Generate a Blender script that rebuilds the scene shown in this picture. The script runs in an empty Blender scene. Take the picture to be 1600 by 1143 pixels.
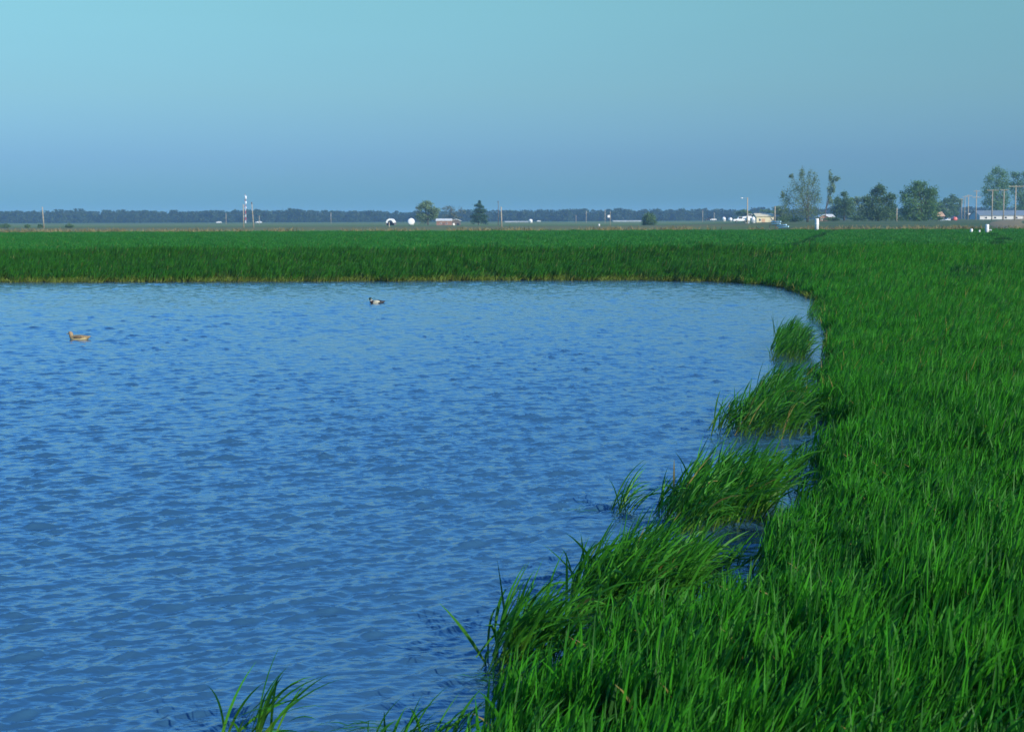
import bpy, bmesh, math, random
import numpy as np
from mathutils import Vector, Matrix, Euler

random.seed(7)
rng = np.random.default_rng(11)
R = math.radians
scene = bpy.context.scene
COL = scene.collection

# ------------------------------------------------------------------ camera
CAM_H = 2.5
F = 50.0 / 36.0 * 1600.0            # focal length in photograph pixels
HORIZON = 344.0
PITCH = math.atan((571.5 - HORIZON) / F)
cam_d = bpy.data.cameras.new('camera')
cam = bpy.data.objects.new('camera', cam_d)
COL.objects.link(cam)
cam.location = (0, 0, CAM_H)
ROLL = math.radians(0.2)             # the photograph leans a little: its horizon climbs to the right
cam.rotation_euler = (Matrix.Rotation(math.pi / 2 - PITCH, 3, 'X') @ Matrix.Rotation(-ROLL, 3, 'Z')).to_euler()
cam_d.lens = 50; cam_d.sensor_width = 36
cam_d.clip_start = 0.1; cam_d.clip_end = 12000
cam_d.dof.use_dof = True
cam_d.dof.focus_distance = 14.0
cam_d.dof.aperture_fstop = 6.3
scene.camera = cam

# ------------------------------------------------------------------ sky and sun
SUN_EL, SUN_AZ = R(25), R(134)      # azimuth clockwise from +Y: behind and to the right
w = bpy.data.worlds.new('World'); scene.world = w; w.use_nodes = True
nt = w.node_tree; nt.nodes.clear()
out = nt.nodes.new('ShaderNodeOutputWorld'); bg = nt.nodes.new('ShaderNodeBackground')
sky = nt.nodes.new('ShaderNodeTexSky'); sky.sky_type = 'NISHITA'; sky.sun_disc = False
sky.sun_elevation = SUN_EL; sky.sun_rotation = SUN_AZ
sky.air_density = 1.0; sky.dust_density = 0.3; sky.ozone_density = 2.0
tc = nt.nodes.new('ShaderNodeTexCoord'); sp = nt.nodes.new('ShaderNodeSeparateXYZ')
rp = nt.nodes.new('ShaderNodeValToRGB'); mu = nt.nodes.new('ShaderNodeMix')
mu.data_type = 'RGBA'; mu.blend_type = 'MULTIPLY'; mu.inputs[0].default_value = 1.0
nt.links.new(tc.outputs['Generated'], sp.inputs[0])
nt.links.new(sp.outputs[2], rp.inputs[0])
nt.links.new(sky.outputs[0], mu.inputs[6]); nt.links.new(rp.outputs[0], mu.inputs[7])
mp_ = nt.nodes.new('ShaderNodeMapping'); mp_.inputs['Scale'].default_value = (3, 3, 22)      # faint uneven veils of haze
nz_ = nt.nodes.new('ShaderNodeTexNoise'); nz_.inputs['Scale'].default_value = 1.6; nz_.inputs['Detail'].default_value = 5
mr_ = nt.nodes.new('ShaderNodeMapRange'); mr_.inputs[1].default_value = .3; mr_.inputs[2].default_value = .7; mr_.inputs[3].default_value = .992; mr_.inputs[4].default_value = 1.008
vs_ = nt.nodes.new('ShaderNodeVectorMath'); vs_.operation = 'SCALE'
nt.links.new(tc.outputs['Generated'], mp_.inputs[0]); nt.links.new(mp_.outputs[0], nz_.inputs['Vector']); nt.links.new(nz_.outputs[0], mr_.inputs[0])
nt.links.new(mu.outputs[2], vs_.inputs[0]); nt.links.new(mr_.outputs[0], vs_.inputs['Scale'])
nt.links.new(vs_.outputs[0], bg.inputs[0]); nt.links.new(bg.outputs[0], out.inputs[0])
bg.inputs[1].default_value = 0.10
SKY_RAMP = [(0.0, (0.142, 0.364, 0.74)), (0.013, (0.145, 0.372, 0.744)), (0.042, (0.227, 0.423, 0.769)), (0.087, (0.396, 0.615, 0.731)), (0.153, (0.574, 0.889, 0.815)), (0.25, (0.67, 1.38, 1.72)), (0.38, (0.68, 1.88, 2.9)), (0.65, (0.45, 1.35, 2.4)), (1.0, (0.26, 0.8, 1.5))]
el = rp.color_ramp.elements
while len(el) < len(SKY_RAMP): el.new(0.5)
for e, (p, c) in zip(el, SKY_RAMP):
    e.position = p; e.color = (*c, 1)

sun_d = bpy.data.lights.new('sun', 'SUN'); sun = bpy.data.objects.new('sun', sun_d); COL.objects.link(sun)
sun_d.energy = 5.0; sun_d.angle = R(0.53); sun_d.color = (1.0, 0.90, 0.74)
sd_ = Vector((math.sin(SUN_AZ) * math.cos(SUN_EL), math.cos(SUN_AZ) * math.cos(SUN_EL), math.sin(SUN_EL)))
sun.rotation_euler = sd_.to_track_quat('Z', 'Y').to_euler()
sun.location = (60, -60, 60)

scene.view_settings.view_transform = 'Standard'; scene.view_settings.look = 'None'
scene.view_settings.gamma = 1; scene.view_settings.exposure = 0.3
scene.view_settings.use_curve_mapping = False
scene.render.engine = 'CYCLES'
scene.cycles.max_bounces = 8; scene.cycles.transparent_max_bounces = 8
scene.cycles.volume_bounces = 1
scene.cycles.use_denoising = True

# ------------------------------------------------------------------ helpers
def ray(px, py):
    u = (px - 800.0) / F; v = (571.5 - py) / F
    u, v = u * math.cos(ROLL) + v * math.sin(ROLL), v * math.cos(ROLL) - u * math.sin(ROLL)
    cp, spn = math.cos(PITCH), math.sin(PITCH)
    return Vector((u, cp + v * spn, v * cp - spn))
def at_ground(px, py, z=0.0):
    d = ray(px, py); t = (z - CAM_H) / d.z
    return Vector((d.x * t, d.y * t, z))
def at_depth(px, py, Y):
    d = ray(px, py); t = Y / d.y
    return Vector((d.x * t, Y, CAM_H + d.z * t))

def tag(o, label=None, cat=None, group=None, kind=None):
    if label: o['label'] = label
    if cat: o['category'] = cat
    if group: o['group'] = group
    if kind: o['kind'] = kind
    return o
def thing(name, label, cat, loc=(0, 0, 0), rz=0.0, group=None):
    o = bpy.data.objects.new(name, None); COL.objects.link(o)
    o.empty_display_size = 0.3
    o.location = loc; o.rotation_euler = (0, 0, rz)
    return tag(o, label, cat, group)
def link(name, me, parent=None, m=None):
    if m is not None:
        me.materials.clear(); me.materials.append(m)
    o = bpy.data.objects.new(name, me); COL.objects.link(o)
    if parent is not None: o.parent = parent
    return o
def mesh_np(name, V, Fc, attrs=None, smooth=True):
    V = np.asarray(V, dtype=np.float32); Fc = np.asarray(Fc, dtype=np.int32)
    me = bpy.data.meshes.new(name)
    n, k = Fc.shape
    me.vertices.add(len(V)); me.vertices.foreach_set('co', V.ravel())
    me.loops.add(n * k); me.loops.foreach_set('vertex_index', Fc.ravel())
    me.polygons.add(n)
    me.polygons.foreach_set('loop_start', np.arange(0, n * k, k, dtype=np.int32))
    me.polygons.foreach_set('loop_total', np.full(n, k, dtype=np.int32))
    me.update(calc_edges=True)
    if smooth: me.polygons.foreach_set('use_smooth', np.ones(n, dtype=bool))
    for kx, a in (attrs or {}).items():
        at = me.attributes.new(kx, 'FLOAT', 'POINT'); at.data.foreach_set('value', np.asarray(a, dtype=np.float32))
    me.validate()
    return me

class MB:
    """collects shapes of one part"""
    def __init__(s): s.bm = bmesh.new()
    def box(s, x0, x1, y0, y1, z0, z1, bev=0.0):
        r = bmesh.ops.create_cube(s.bm, size=1)
        vs = r['verts']
        for v in vs:
            v.co = Vector(((x0 + x1) / 2 + v.co.x * (x1 - x0), (y0 + y1) / 2 + v.co.y * (y1 - y0), (z0 + z1) / 2 + v.co.z * (z1 - z0)))
        if bev:
            es = list({e for v in vs for e in v.link_edges})
            bmesh.ops.bevel(s.bm, geom=es, offset=bev, segments=2, affect='EDGES')
        return s
    def tube(s, p0, p1, r0, r1=None, n=10, cap=True):
        r1 = r0 if r1 is None else r1
        p0, p1 = Vector(p0), Vector(p1); d = (p1 - p0)
        if d.length < 1e-6: return s
        q = d.normalized().to_track_quat('Z', 'Y')
        ra, rb = [], []
        for i in range(n):
            a = 2 * math.pi * i / n; c = Vector((math.cos(a), math.sin(a), 0))
            ra.append(s.bm.verts.new(p0 + q @ (c * r0))); rb.append(s.bm.verts.new(p1 + q @ (c * r1)))
        for i in range(n):
            f = s.bm.faces.new((ra[i], ra[(i + 1) % n], rb[(i + 1) % n], rb[i])); f.smooth = n > 6
        if cap:
            s.bm.faces.new(ra[::-1]); s.bm.faces.new(rb)
        return s
    def lathe(s, prof, n=20, axis='Z', off=(0, 0, 0)):
        off = Vector(off); rings = []
        for r, h in prof:
            ring = []
            for i in range(n):
                a = 2 * math.pi * i / n; r_ = max(r, 1e-3)
                v = Vector((r_ * math.cos(a), r_ * math.sin(a), h))
                if axis == 'Y': v = Vector((v.x, h, v.y))
                if axis == 'X': v = Vector((h, v.x, v.y))
                ring.append(s.bm.verts.new(v + off))
            rings.append(ring)
        for a, b in zip(rings, rings[1:]):
            for i in range(n):
                f = s.bm.faces.new((a[i], a[(i + 1) % n], b[(i + 1) % n], b[i])); f.smooth = True
        s.bm.faces.new(rings[0][::-1]); s.bm.faces.new(rings[-1])
        return s
    def prism(s, pts, y0, y1):
        """polygon in xz, extruded along y"""
        a = [s.bm.verts.new((x, y0, z)) for x, z in pts]; b = [s.bm.verts.new((x, y1, z)) for x, z in pts]
        n = len(pts)
        s.bm.faces.new(a); s.bm.faces.new(b[::-1])
        for i in range(n): s.bm.faces.new((a[i], b[i], b[(i + 1) % n], a[(i + 1) % n]))
        return s
    def sphere(s, c, r, sx=1, sy=1, sz=1, u=12, v=8):
        rr = bmesh.ops.create_uvsphere(s.bm, u_segments=u, v_segments=v, radius=r)
        for x in rr['verts']: x.co = Vector((x.co.x * sx, x.co.y * sy, x.co.z * sz)) + Vector(c)
        for f in {f for x in rr['verts'] for f in x.link_faces}: f.smooth = True
        return s
    def build(s, name, m, parent=None):
        bmesh.ops.recalc_face_normals(s.bm, faces=s.bm.faces)
        me = bpy.data.meshes.new(name); s.bm.to_mesh(me); s.bm.free()
        return link(name, me, parent, m)

# ------------------------------------------------------------------ materials
def nd(t, typ, **kw):
    n = t.nodes.new(typ)
    for k, v in kw.items():
        if hasattr(n, k): setattr(n, k, v)
    return n
def mat(name, c, c2=None, rough=0.7, scale=6.0, metal=0.0, spec=0.5, bump=0.0):
    m = bpy.data.materials.new(name); m.use_nodes = True
    t = m.node_tree; b = t.nodes['Principled BSDF']
    b.inputs['Roughness'].default_value = rough; b.inputs['Metallic'].default_value = metal
    b.inputs['Specular IOR Level'].default_value = spec
    c2 = c2 or tuple(x * 0.78 for x in c)
    tc = nd(t, 'ShaderNodeTexCoord'); no = nd(t, 'ShaderNodeTexNoise')
    no.inputs['Scale'].default_value = scale; no.inputs['Detail'].default_value = 5
    t.links.new(tc.outputs['Object'], no.inputs['Vector'])
    mx = nd(t, 'ShaderNodeMix', data_type='RGBA')
    mx.inputs[6].default_value = (*c, 1); mx.inputs[7].default_value = (*c2, 1)
    mr = nd(t, 'ShaderNodeMapRange'); mr.inputs[1].default_value = 0.35; mr.inputs[2].default_value = 0.7
    t.links.new(no.outputs[0], mr.inputs[0]); t.links.new(mr.outputs[0], mx.inputs[0])
    t.links.new(mx.outputs[2], b.inputs['Base Color'])
    if bump:
        bp = nd(t, 'ShaderNodeBump'); bp.inputs['Strength'].default_value = bump; bp.inputs['Distance'].default_value = 0.02
        t.links.new(no.outputs[0], bp.inputs['Height']); t.links.new(bp.outputs[0], b.inputs['Normal'])
    return m

def leaf_mat(name, dark, light, base, base_amt=0.8, dry=(0.20, 0.17, 0.045), trans=0.35, rough=0.55, dry_cut=0.978, inst=0.25, base_pow=3.0):
    """leaf colour from a per-leaf random number, yellower towards the plant's foot"""
    m = bpy.data.materials.new(name); m.use_nodes = True
    t = m.node_tree; t.nodes.clear()
    o = nd(t, 'ShaderNodeOutputMaterial'); b = nd(t, 'ShaderNodeBsdfPrincipled'); tr = nd(t, 'ShaderNodeBsdfTranslucent')
    ms = nd(t, 'ShaderNodeMixShader'); ms.inputs[0].default_value = trans
    at = nd(t, 'ShaderNodeAttribute', attribute_name='tint'); ht = nd(t, 'ShaderNodeAttribute', attribute_name='t')
    oi = nd(t, 'ShaderNodeObjectInfo')
    add = nd(t, 'ShaderNodeMath', operation='MULTIPLY_ADD'); add.inputs[1].default_value = inst
    t.links.new(oi.outputs['Random'], add.inputs[0]); 
    sc = nd(t, 'ShaderNodeMath', operation='MULTIPLY'); sc.inputs[1].default_value = 1 - inst
    t.links.new(at.outputs['Fac'], sc.inputs[0]); t.links.new(sc.outputs[0], add.inputs[2])
    mx = nd(t, 'ShaderNodeMix', data_type='RGBA'); mx.inputs[6].default_value = (*dark, 1); mx.inputs[7].default_value = (*light, 1)
    t.links.new(add.outputs[0], mx.inputs[0])
    inv = nd(t, 'ShaderNodeMath', operation='SUBTRACT'); inv.inputs[0].default_value = 1.0; t.links.new(ht.outputs['Fac'], inv.inputs[1])
    pw = nd(t, 'ShaderNodeMath', operation='POWER'); pw.inputs[1].default_value = base_pow; t.links.new(inv.outputs[0], pw.inputs[0])
    ba = nd(t, 'ShaderNodeMath', operation='MULTIPLY'); ba.inputs[1].default_value = base_amt; t.links.new(pw.outputs[0], ba.inputs[0])
    m2 = nd(t, 'ShaderNodeMix', data_type='RGBA'); m2.inputs[7].default_value = (*base, 1)
    t.links.new(mx.outputs[2], m2.inputs[6]); t.links.new(ba.outputs[0], m2.inputs[0])
    gt = nd(t, 'ShaderNodeMath', operation='GREATER_THAN'); gt.inputs[1].default_value = dry_cut; t.links.new(at.outputs['Fac'], gt.inputs[0])
    m3 = nd(t, 'ShaderNodeMix', data_type='RGBA'); m3.inputs[7].default_value = (*dry, 1)
    t.links.new(m2.outputs[2], m3.inputs[6]); t.links.new(gt.outputs[0], m3.inputs[0])
    t.links.new(m3.outputs[2], b.inputs['Base Color']); t.links.new(m3.outputs[2], tr.inputs[0])
    b.inputs['Roughness'].default_value = rough; b.inputs['Specular IOR Level'].default_value = 0.2
    t.links.new(b.outputs[0], ms.inputs[1]); t.links.new(tr.outputs[0], ms.inputs[2]); t.links.new(ms.outputs[0], o.inputs[0])
    return m

M = {}
M['wheat'] = leaf_mat('wheat_leaf', (.005, .050, .005), (.047, .30, .011), (.16, .24, .03), base_amt=.75, dry_cut=.988)
M['wheat_clump'] = leaf_mat('wheat_clump_leaf', (.007, .062, .007), (.050, .26, .013), (.20, .26, .03), base_amt=.65, base_pow=3.4)
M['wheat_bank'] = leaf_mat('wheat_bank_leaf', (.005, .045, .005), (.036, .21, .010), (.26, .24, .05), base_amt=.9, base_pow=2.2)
M['wheat_far'] = leaf_mat('wheat_far_leaf', (.012, .105, .012), (.036, .22, .022), (.16, .24, .03), base_amt=.5, inst=.5)
M['edge_grass'] = leaf_mat('edge_grass_leaf', (.06, .13, .015), (.20, .27, .035), (.24, .20, .06), base_amt=.8)
M['rank_grass'] = leaf_mat('rank_grass_leaf', (.005, .042, .007), (.016, .10, .016), (.06, .07, .02), base_amt=.4, dry_cut=2)
M['tree_a'] = leaf_mat('spring_leaf', (.085, .14, .06), (.17, .25, .10), (.05, .09, .03), base_amt=0, dry_cut=2, trans=.3)
M['tree_b'] = leaf_mat('dense_leaf', (.045, .105, .04), (.11, .20, .065), (.05, .09, .03), base_amt=0, dry_cut=2, trans=.25)
M['tree_c'] = leaf_mat('bud_leaf', (.09, .11, .08), (.15, .17, .12), (.05, .09, .03), base_amt=0, dry_cut=2, trans=.3)
M['tree_d'] = leaf_mat('fresh_leaf', (.06, .15, .05), (.14, .26, .075), (.05, .09, .03), base_amt=0, dry_cut=2, trans=.3)
M['conifer'] = leaf_mat('conifer_leaf', (.018, .06, .032), (.045, .11, .05), (.05, .09, .03), base_amt=0, dry_cut=2, trans=.1)
M['wood_far'] = leaf_mat('woodland_leaf', (.014, .034, .018), (.034, .068, .030), (.05, .09, .03), base_amt=0, dry_cut=2, trans=.2)
M['drygrass'] = leaf_mat('dry_grass_leaf', (.16, .13, .05), (.30, .26, .12), (.2, .16, .07), base_amt=.3, dry_cut=2)
M['bark'] = mat('bark', (.11, .095, .07), (.06, .05, .04), .9, 3)
M['pole'] = mat('weathered_pole_wood', (.36, .31, .22), (.25, .21, .15), .85, 2)
M['pole_dark'] = mat('dark_pole_wood', (.13, .11, .09), (.08, .07, .06), .85, 2)
M['white'] = mat('white_paint', (.80, .79, .76), (.68, .67, .64), .5, .8)
M['white_dull'] = mat('weathered_white', (.50, .52, .50), (.42, .44, .42), .7, .3)
M['barn_white'] = mat('barn_white', (.58, .56, .52), (.50, .48, .45), .6, .5)
M['pvc'] = mat('white_pvc', (.82, .81, .79), (.72, .71, .68), .4, 3)
M['cream'] = mat('cream_siding', (.66, .58, .36), (.56, .49, .31), .7, .5)
M['brick'] = mat('red_brick', (.27, .15, .10), (.20, .11, .075), .85, 1.5)
M['roof_brown'] = mat('brown_shingle', (.16, .10, .07), (.11, .07, .05), .9, 2)
M['roof_tan'] = mat('tan_shingle', (.55, .34, .20), (.45, .27, .16), .85, 2)
M['roof_grey'] = mat('grey_metal_roof', (.22, .27, .29), (.17, .21, .23), .5, .7, metal=.2)
M['roof_white'] = mat('white_metal_roof', (.72, .70, .60), (.6, .58, .5), .5, .7)
M['glass'] = mat('dark_window', (.02, .025, .03), (.03, .035, .04), .1, 2)
M['rubber'] = mat('tyre_rubber', (.02, .02, .02), (.03, .03, .03), .9, 8)
M['red'] = mat('red_paint', (.62, .12, .09), (.5, .09, .07), .4, 2)
M['carwhite'] = mat('car_white', (.8, .8, .8), (.74, .74, .74), .3, 2)
M['cardark'] = mat('car_dark', (.03, .03, .04), (.04, .04, .05), .3, 2)
M['carsilver'] = mat('car_silver', (.5, .53, .56), (.45, .48, .5), .3, 2, metal=.4)
M['steel'] = mat('galvanised_steel', (.5, .52, .53), (.38, .4, .41), .45, 3, metal=.6)
M['bluepipe'] = mat('light_blue_pipe', (.48, .74, .88), (.40, .66, .80), .35, 2)
M['mast_red'] = mat('mast_red', (.5, .08, .06), None, .6, 3)
M['mast_white'] = mat('mast_white', (.8, .8, .8), None, .6, 3)

# ------------------------------------------------------------------ pond outline
def P(px, py):
    v = at_ground(px, py); return (v.x, v.y)
shore_px = [(-420, 441), (0, 441), (420, 440), (800, 438), (1000, 438), (1110, 440), (1170, 443), (1215, 448), (1245, 456),
            (1264, 467), (1282, 476), (1298, 492), (1296, 515), (1290, 540), (1294, 575), (1300, 600), (1285, 630), (1285, 655), (1325, 690), (1310, 705),
            (1272, 730), (1282, 760), (1276, 800), (1226, 850), (1160, 900), (1140, 945), (1085, 985), (990, 1010), (935, 1035),
            (880, 1065), (850, 1100), (780, 1150), (735, 1200), (670, 1270), (520, 1350), (400, 1500)]
poly = [(-85.0, 57.6)] + [P(*p) for p in shore_px] + [(-3.0, 1.0), (-6.0, -12.0), (-85.0, -12.0)]
poly = np.array(poly)
def pond_sd(x, y):
    """distance to the pond's edge: positive on land, negative in the pond"""
    x = np.asarray(x, dtype=np.float64).ravel(); y = np.asarray(y, dtype=np.float64).ravel()
    best = np.full(x.shape, 1e9); inside = np.zeros(x.shape, dtype=bool)
    n = len(poly)
    for i in range(n):
        ax, ay = poly[i]; bx, by = poly[(i + 1) % n]
        dx, dy = bx - ax, by - ay
        t = np.clip(((x - ax) * dx + (y - ay) * dy) / (dx * dx + dy * dy), 0, 1)
        best = np.minimum(best, (x - ax - t * dx) ** 2 + (y - ay - t * dy) ** 2)
        c = ((ay > y) != (by > y)) & (x < (bx - ax) * (y - ay) / ((by - ay) if by != ay else 1e-9) + ax)
        inside ^= c
    d = np.sqrt(best)
    return np.where(inside, -d, d)
def sstep(a, b, x):
    t = np.clip((x - a) / (b - a), 0, 1); return t * t * (3 - 2 * t)
class Noise:
    def __init__(s, scale, n=14, seed=0):
        r = np.random.default_rng(seed)
        k = 2 * np.pi / (scale * r.uniform(.5, 1.8, n)); a = r.uniform(0, 2 * np.pi, n)
        s.kx, s.ky, s.p = k * np.cos(a), k * np.sin(a), r.uniform(0, 2 * np.pi, n); s.n = n
    def __call__(s, x, y):
        o = 0
        for a, b, p in zip(s.kx, s.ky, s.p): o = o + np.sin(a * x + b * y + p)
        return o / math.sqrt(s.n / 2.0) * 0.5
nz_big, nz_mid, nz_small, nz_edge = Noise(40, seed=1), Noise(9, seed=2), Noise(2.2, seed=3), Noise(0.8, seed=4)
FIELD_END = 186.0
def ground_np(x, y, sd=None):
    x = np.asarray(x, float).ravel(); y = np.asarray(y, float).ravel()
    if sd is None: sd = pond_sd(x, y)
    land = -0.05 + 0.14 * sstep(0.1, 2.5, sd) + 0.58 * sstep(28, 66, y) * sstep(0, 9, sd)
    land = land + 0.12 * np.exp(-((y - 65.5 - .5 * nz_mid(x, y * 0)) / 2.2) ** 2) * sstep(2, 9, sd) - 0.26 * sstep(66.5, 71, y) + 0.22 * sstep(76, 186, y)
    ang = x / np.maximum(y, 1.0)
    left = -0.2 * sstep(195, 420, y) + 0.6 * sstep(600, 1500, y)
    right = 1.15 * sstep(195, 420, y) + 0.35 * sstep(420, 650, y)
    f = sstep(0.08, 0.24, ang)
    land = land + left * (1 - f) + right * f
    land = land + 0.02 * nz_mid(x, y) * sstep(1.0, 4.0, sd)
    bed = -0.05 - 0.45 * sstep(0, 4, -sd)
    return np.where(sd > 0, land, bed)
def ground(x, y): return float(ground_np([x], [y])[0])

# ------------------------------------------------------------------ ground sheet
def polar_grid(rs, ths):
    r, t = np.meshgrid(rs, ths, indexing='ij')
    X = (r * np.sin(t)); Y = (r * np.cos(t))
    nr, ntn = r.shape
    i = np.arange(nr - 1)[:, None] * ntn + np.arange(ntn - 1)[None, :]
    Fq = np.stack([i, i + ntn, i + ntn + 1, i + 1], -1).reshape(-1, 4)[:, ::-1]
    return X.ravel(), Y.ravel(), Fq
rs = np.concatenate([np.geomspace(1.2, 90, 300), np.geomspace(91.5, 3600, 110)])
ths = np.concatenate([np.linspace(-math.pi, -.62, 26)[:-1], np.linspace(-.62, .62, 260), np.linspace(.62, math.pi, 26)[1:]])
gx, gy, gF = polar_grid(rs, ths)
gz = ground_np(gx, gy)
ground_mat = bpy.data.materials.new('farmland'); ground_mat.use_nodes = True
def build_ground_mat():
    t = ground_mat.node_tree; b = t.nodes['Principled BSDF']; b.inputs['Roughness'].default_value = .95; b.inputs['Specular IOR Level'].default_value = .2
    tc = nd(t, 'ShaderNodeTexCoord'); s = nd(t, 'ShaderNodeSeparateXYZ'); t.links.new(tc.outputs['Object'], s.inputs[0])
    # band of land use by distance along Y, with ragged limits
    mp = nd(t, 'ShaderNodeMapping'); mp.inputs['Scale'].default_value = (.008, .03, .03); t.links.new(tc.outputs['Object'], mp.inputs[0])
    n1 = nd(t, 'ShaderNodeTexNoise'); n1.inputs['Scale'].default_value = 1; n1.inputs['Detail'].default_value = 6; t.links.new(mp.outputs[0], n1.inputs['Vector'])
    jit = nd(t, 'ShaderNodeMath', operation='MULTIPLY_ADD'); jit.inputs[1].default_value = 60; t.links.new(n1.outputs[0], jit.inputs[0]); t.links.new(s.outputs[1], jit.inputs[2])
    mr = nd(t, 'ShaderNodeMapRange'); mr.inputs[1].default_value = 30; mr.inputs[2].default_value = 1530; t.links.new(jit.outputs[0], mr.inputs[0])
    cr = nd(t, 'ShaderNodeValToRGB'); t.links.new(mr.outputs[0], cr.inputs[0])
    stops = [(0.0, (.035, .028, .018)), (.100, (.04, .035, .02)), (.108, (.19, .175, .05)), (.135, (.115, .165, .03)), (.20, (.09, .15, .025)), (.225, (.13, .14, .035)),
             (.33, (.105, .11, .035)), (.36, (.065, .13, .025)), (.50, (.12, .16, .04)), (.75, (.09, .13, .035)), (1.0, (.06, .13, .025))]
    e = cr.color_ramp.elements
    while len(e) < len(stops): e.new(.5)
    for q, (p, c) in zip(e, stops): q.position = p; q.color = (*c, 1)
    # grassier towards the right, where the farmyards are
    dv = nd(t, 'ShaderNodeMath', operation='DIVIDE'); t.links.new(s.outputs[0], dv.inputs[0]); t.links.new(s.outputs[1], dv.inputs[1])
    m1 = nd(t, 'ShaderNodeMapRange'); m1.inputs[1].default_value = .12; m1.inputs[2].default_value = .22; t.links.new(dv.outputs[0], m1.inputs[0])
    m2 = nd(t, 'ShaderNodeMapRange'); m2.inputs[1].default_value = 215; m2.inputs[2].default_value = 270; t.links.new(jit.outputs[0], m2.inputs[0])
    mm = nd(t, 'ShaderNodeMath', operation='MULTIPLY'); t.links.new(m1.outputs[0], mm.inputs[0]); t.links.new(m2.outputs[0], mm.inputs[1])
    gr = nd(t, 'ShaderNodeMix', data_type='RGBA'); gr.inputs[6].default_value = (.045, .095, .025, 1); gr.inputs[7].default_value = (.12, .12, .05, 1)
    n2 = nd(t, 'ShaderNodeTexNoise'); n2.inputs['Scale'].default_value = 2.5; n2.inputs['Detail'].default_value = 4; t.links.new(mp.outputs[0], n2.inputs['Vector'])
    m3 = nd(t, 'ShaderNodeMapRange'); m3.inputs[1].default_value = .45; m3.inputs[2].default_value = .68; t.links.new(n2.outputs[0], m3.inputs[0]); t.links.new(m3.outputs[0], gr.inputs[0])
    fx = nd(t, 'ShaderNodeMix', data_type='RGBA'); t.links.new(mm.outputs[0], fx.inputs[0]); t.links.new(cr.outputs[0], fx.inputs[6]); t.links.new(gr.outputs[2], fx.inputs[7])
    n3 = nd(t, 'ShaderNodeTexNoise'); n3.inputs['Scale'].default_value = .6; n3.inputs['Detail'].default_value = 8; t.links.new(tc.outputs['Object'], n3.inputs['Vector'])
    m4 = nd(t, 'ShaderNodeMapRange'); m4.inputs[1].default_value = .3; m4.inputs[2].default_value = .7; m4.inputs[3].default_value = .7; m4.inputs[4].default_value = 1.25; t.links.new(n3.outputs[0], m4.inputs[0])
    mp5 = nd(t, 'ShaderNodeMapping'); mp5.inputs['Scale'].default_value = (.006, .11, .1); t.links.new(tc.outputs['Object'], mp5.inputs[0])
    n5 = nd(t, 'ShaderNodeTexNoise'); n5.inputs['Scale'].default_value = 1; n5.inputs['Detail'].default_value = 6; t.links.new(mp5.outputs[0], n5.inputs['Vector'])
    m5 = nd(t, 'ShaderNodeMapRange'); m5.inputs[1].default_value = .35; m5.inputs[2].default_value = .65; m5.inputs[3].default_value = .72; m5.inputs[4].default_value = 1.2; t.links.new(n5.outputs[0], m5.inputs[0])
    m6 = nd(t, 'ShaderNodeMath', operation='MULTIPLY'); t.links.new(m4.outputs[0], m6.inputs[0]); t.links.new(m5.outputs[0], m6.inputs[1]); m4 = m6
    vm = nd(t, 'ShaderNodeVectorMath', operation='SCALE'); t.links.new(fx.outputs[2], vm.inputs[0]); t.links.new(m4.outputs[0], vm.inputs['Scale'])
    t.links.new(vm.outputs[0], b.inputs['Base Color'])
    bp = nd(t, 'ShaderNodeBump'); bp.inputs['Strength'].default_value = .6; bp.inputs['Distance'].default_value = .08
    t.links.new(n3.outputs[0], bp.inputs['Height']); t.links.new(bp.outputs[0], b.inputs['Normal'])
build_ground_mat()
g = link('ground', mesh_np('ground', np.stack([gx, gy, gz], 1), gF), None, ground_mat); tag(g, kind='structure')

# dirt farm road rising on the right, a ribbon above the ground
def road():
    pts = [(95, 150), (82, 190), (86, 240), (104, 300), (128, 370), (165, 470), (230, 640), (330, 900)]
    V, Fq = [], []
    N = 90
    xs = np.interp(np.linspace(0, len(pts) - 1, N), range(len(pts)), [p[0] for p in pts])
    ys = np.interp(np.linspace(0, len(pts) - 1, N), range(len(pts)), [p[1] for p in pts])
    for k in range(9):
        xs[1:-1] = (xs[:-2] + xs[1:-1] + xs[2:]) / 3; ys[1:-1] = (ys[:-2] + ys[1:-1] + ys[2:]) / 3
    tx, ty = np.gradient(xs), np.gradient(ys); L = np.hypot(tx, ty); nx, ny = -ty / L, tx / L
    offs = [-3.6, -2.6, -1.2, 0, 1.2, 2.6, 3.6]; dz = [.0, .22, .20, .25, .20, .22, .0]
    for i in range(N):
        for o, d in zip(offs, dz):
            x, y = xs[i] + nx[i] * o, ys[i] + ny[i] * o
            V.append((x, y, ground(x, y) + d + .01))
    k = len(offs)
    for i in range(N - 1):
        for j in range(k - 1):
            a = i * k + j; Fq.append((a, a + 1, a + k + 1, a + k))
    m = mat('dry_dirt', (.20, .135, .05), (.12, .115, .04), .95, .35, bump=.4)
    tag(link('dirt_road', mesh_np('dirt_road', V, Fq), None, m), kind='structure')
road()

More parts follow.
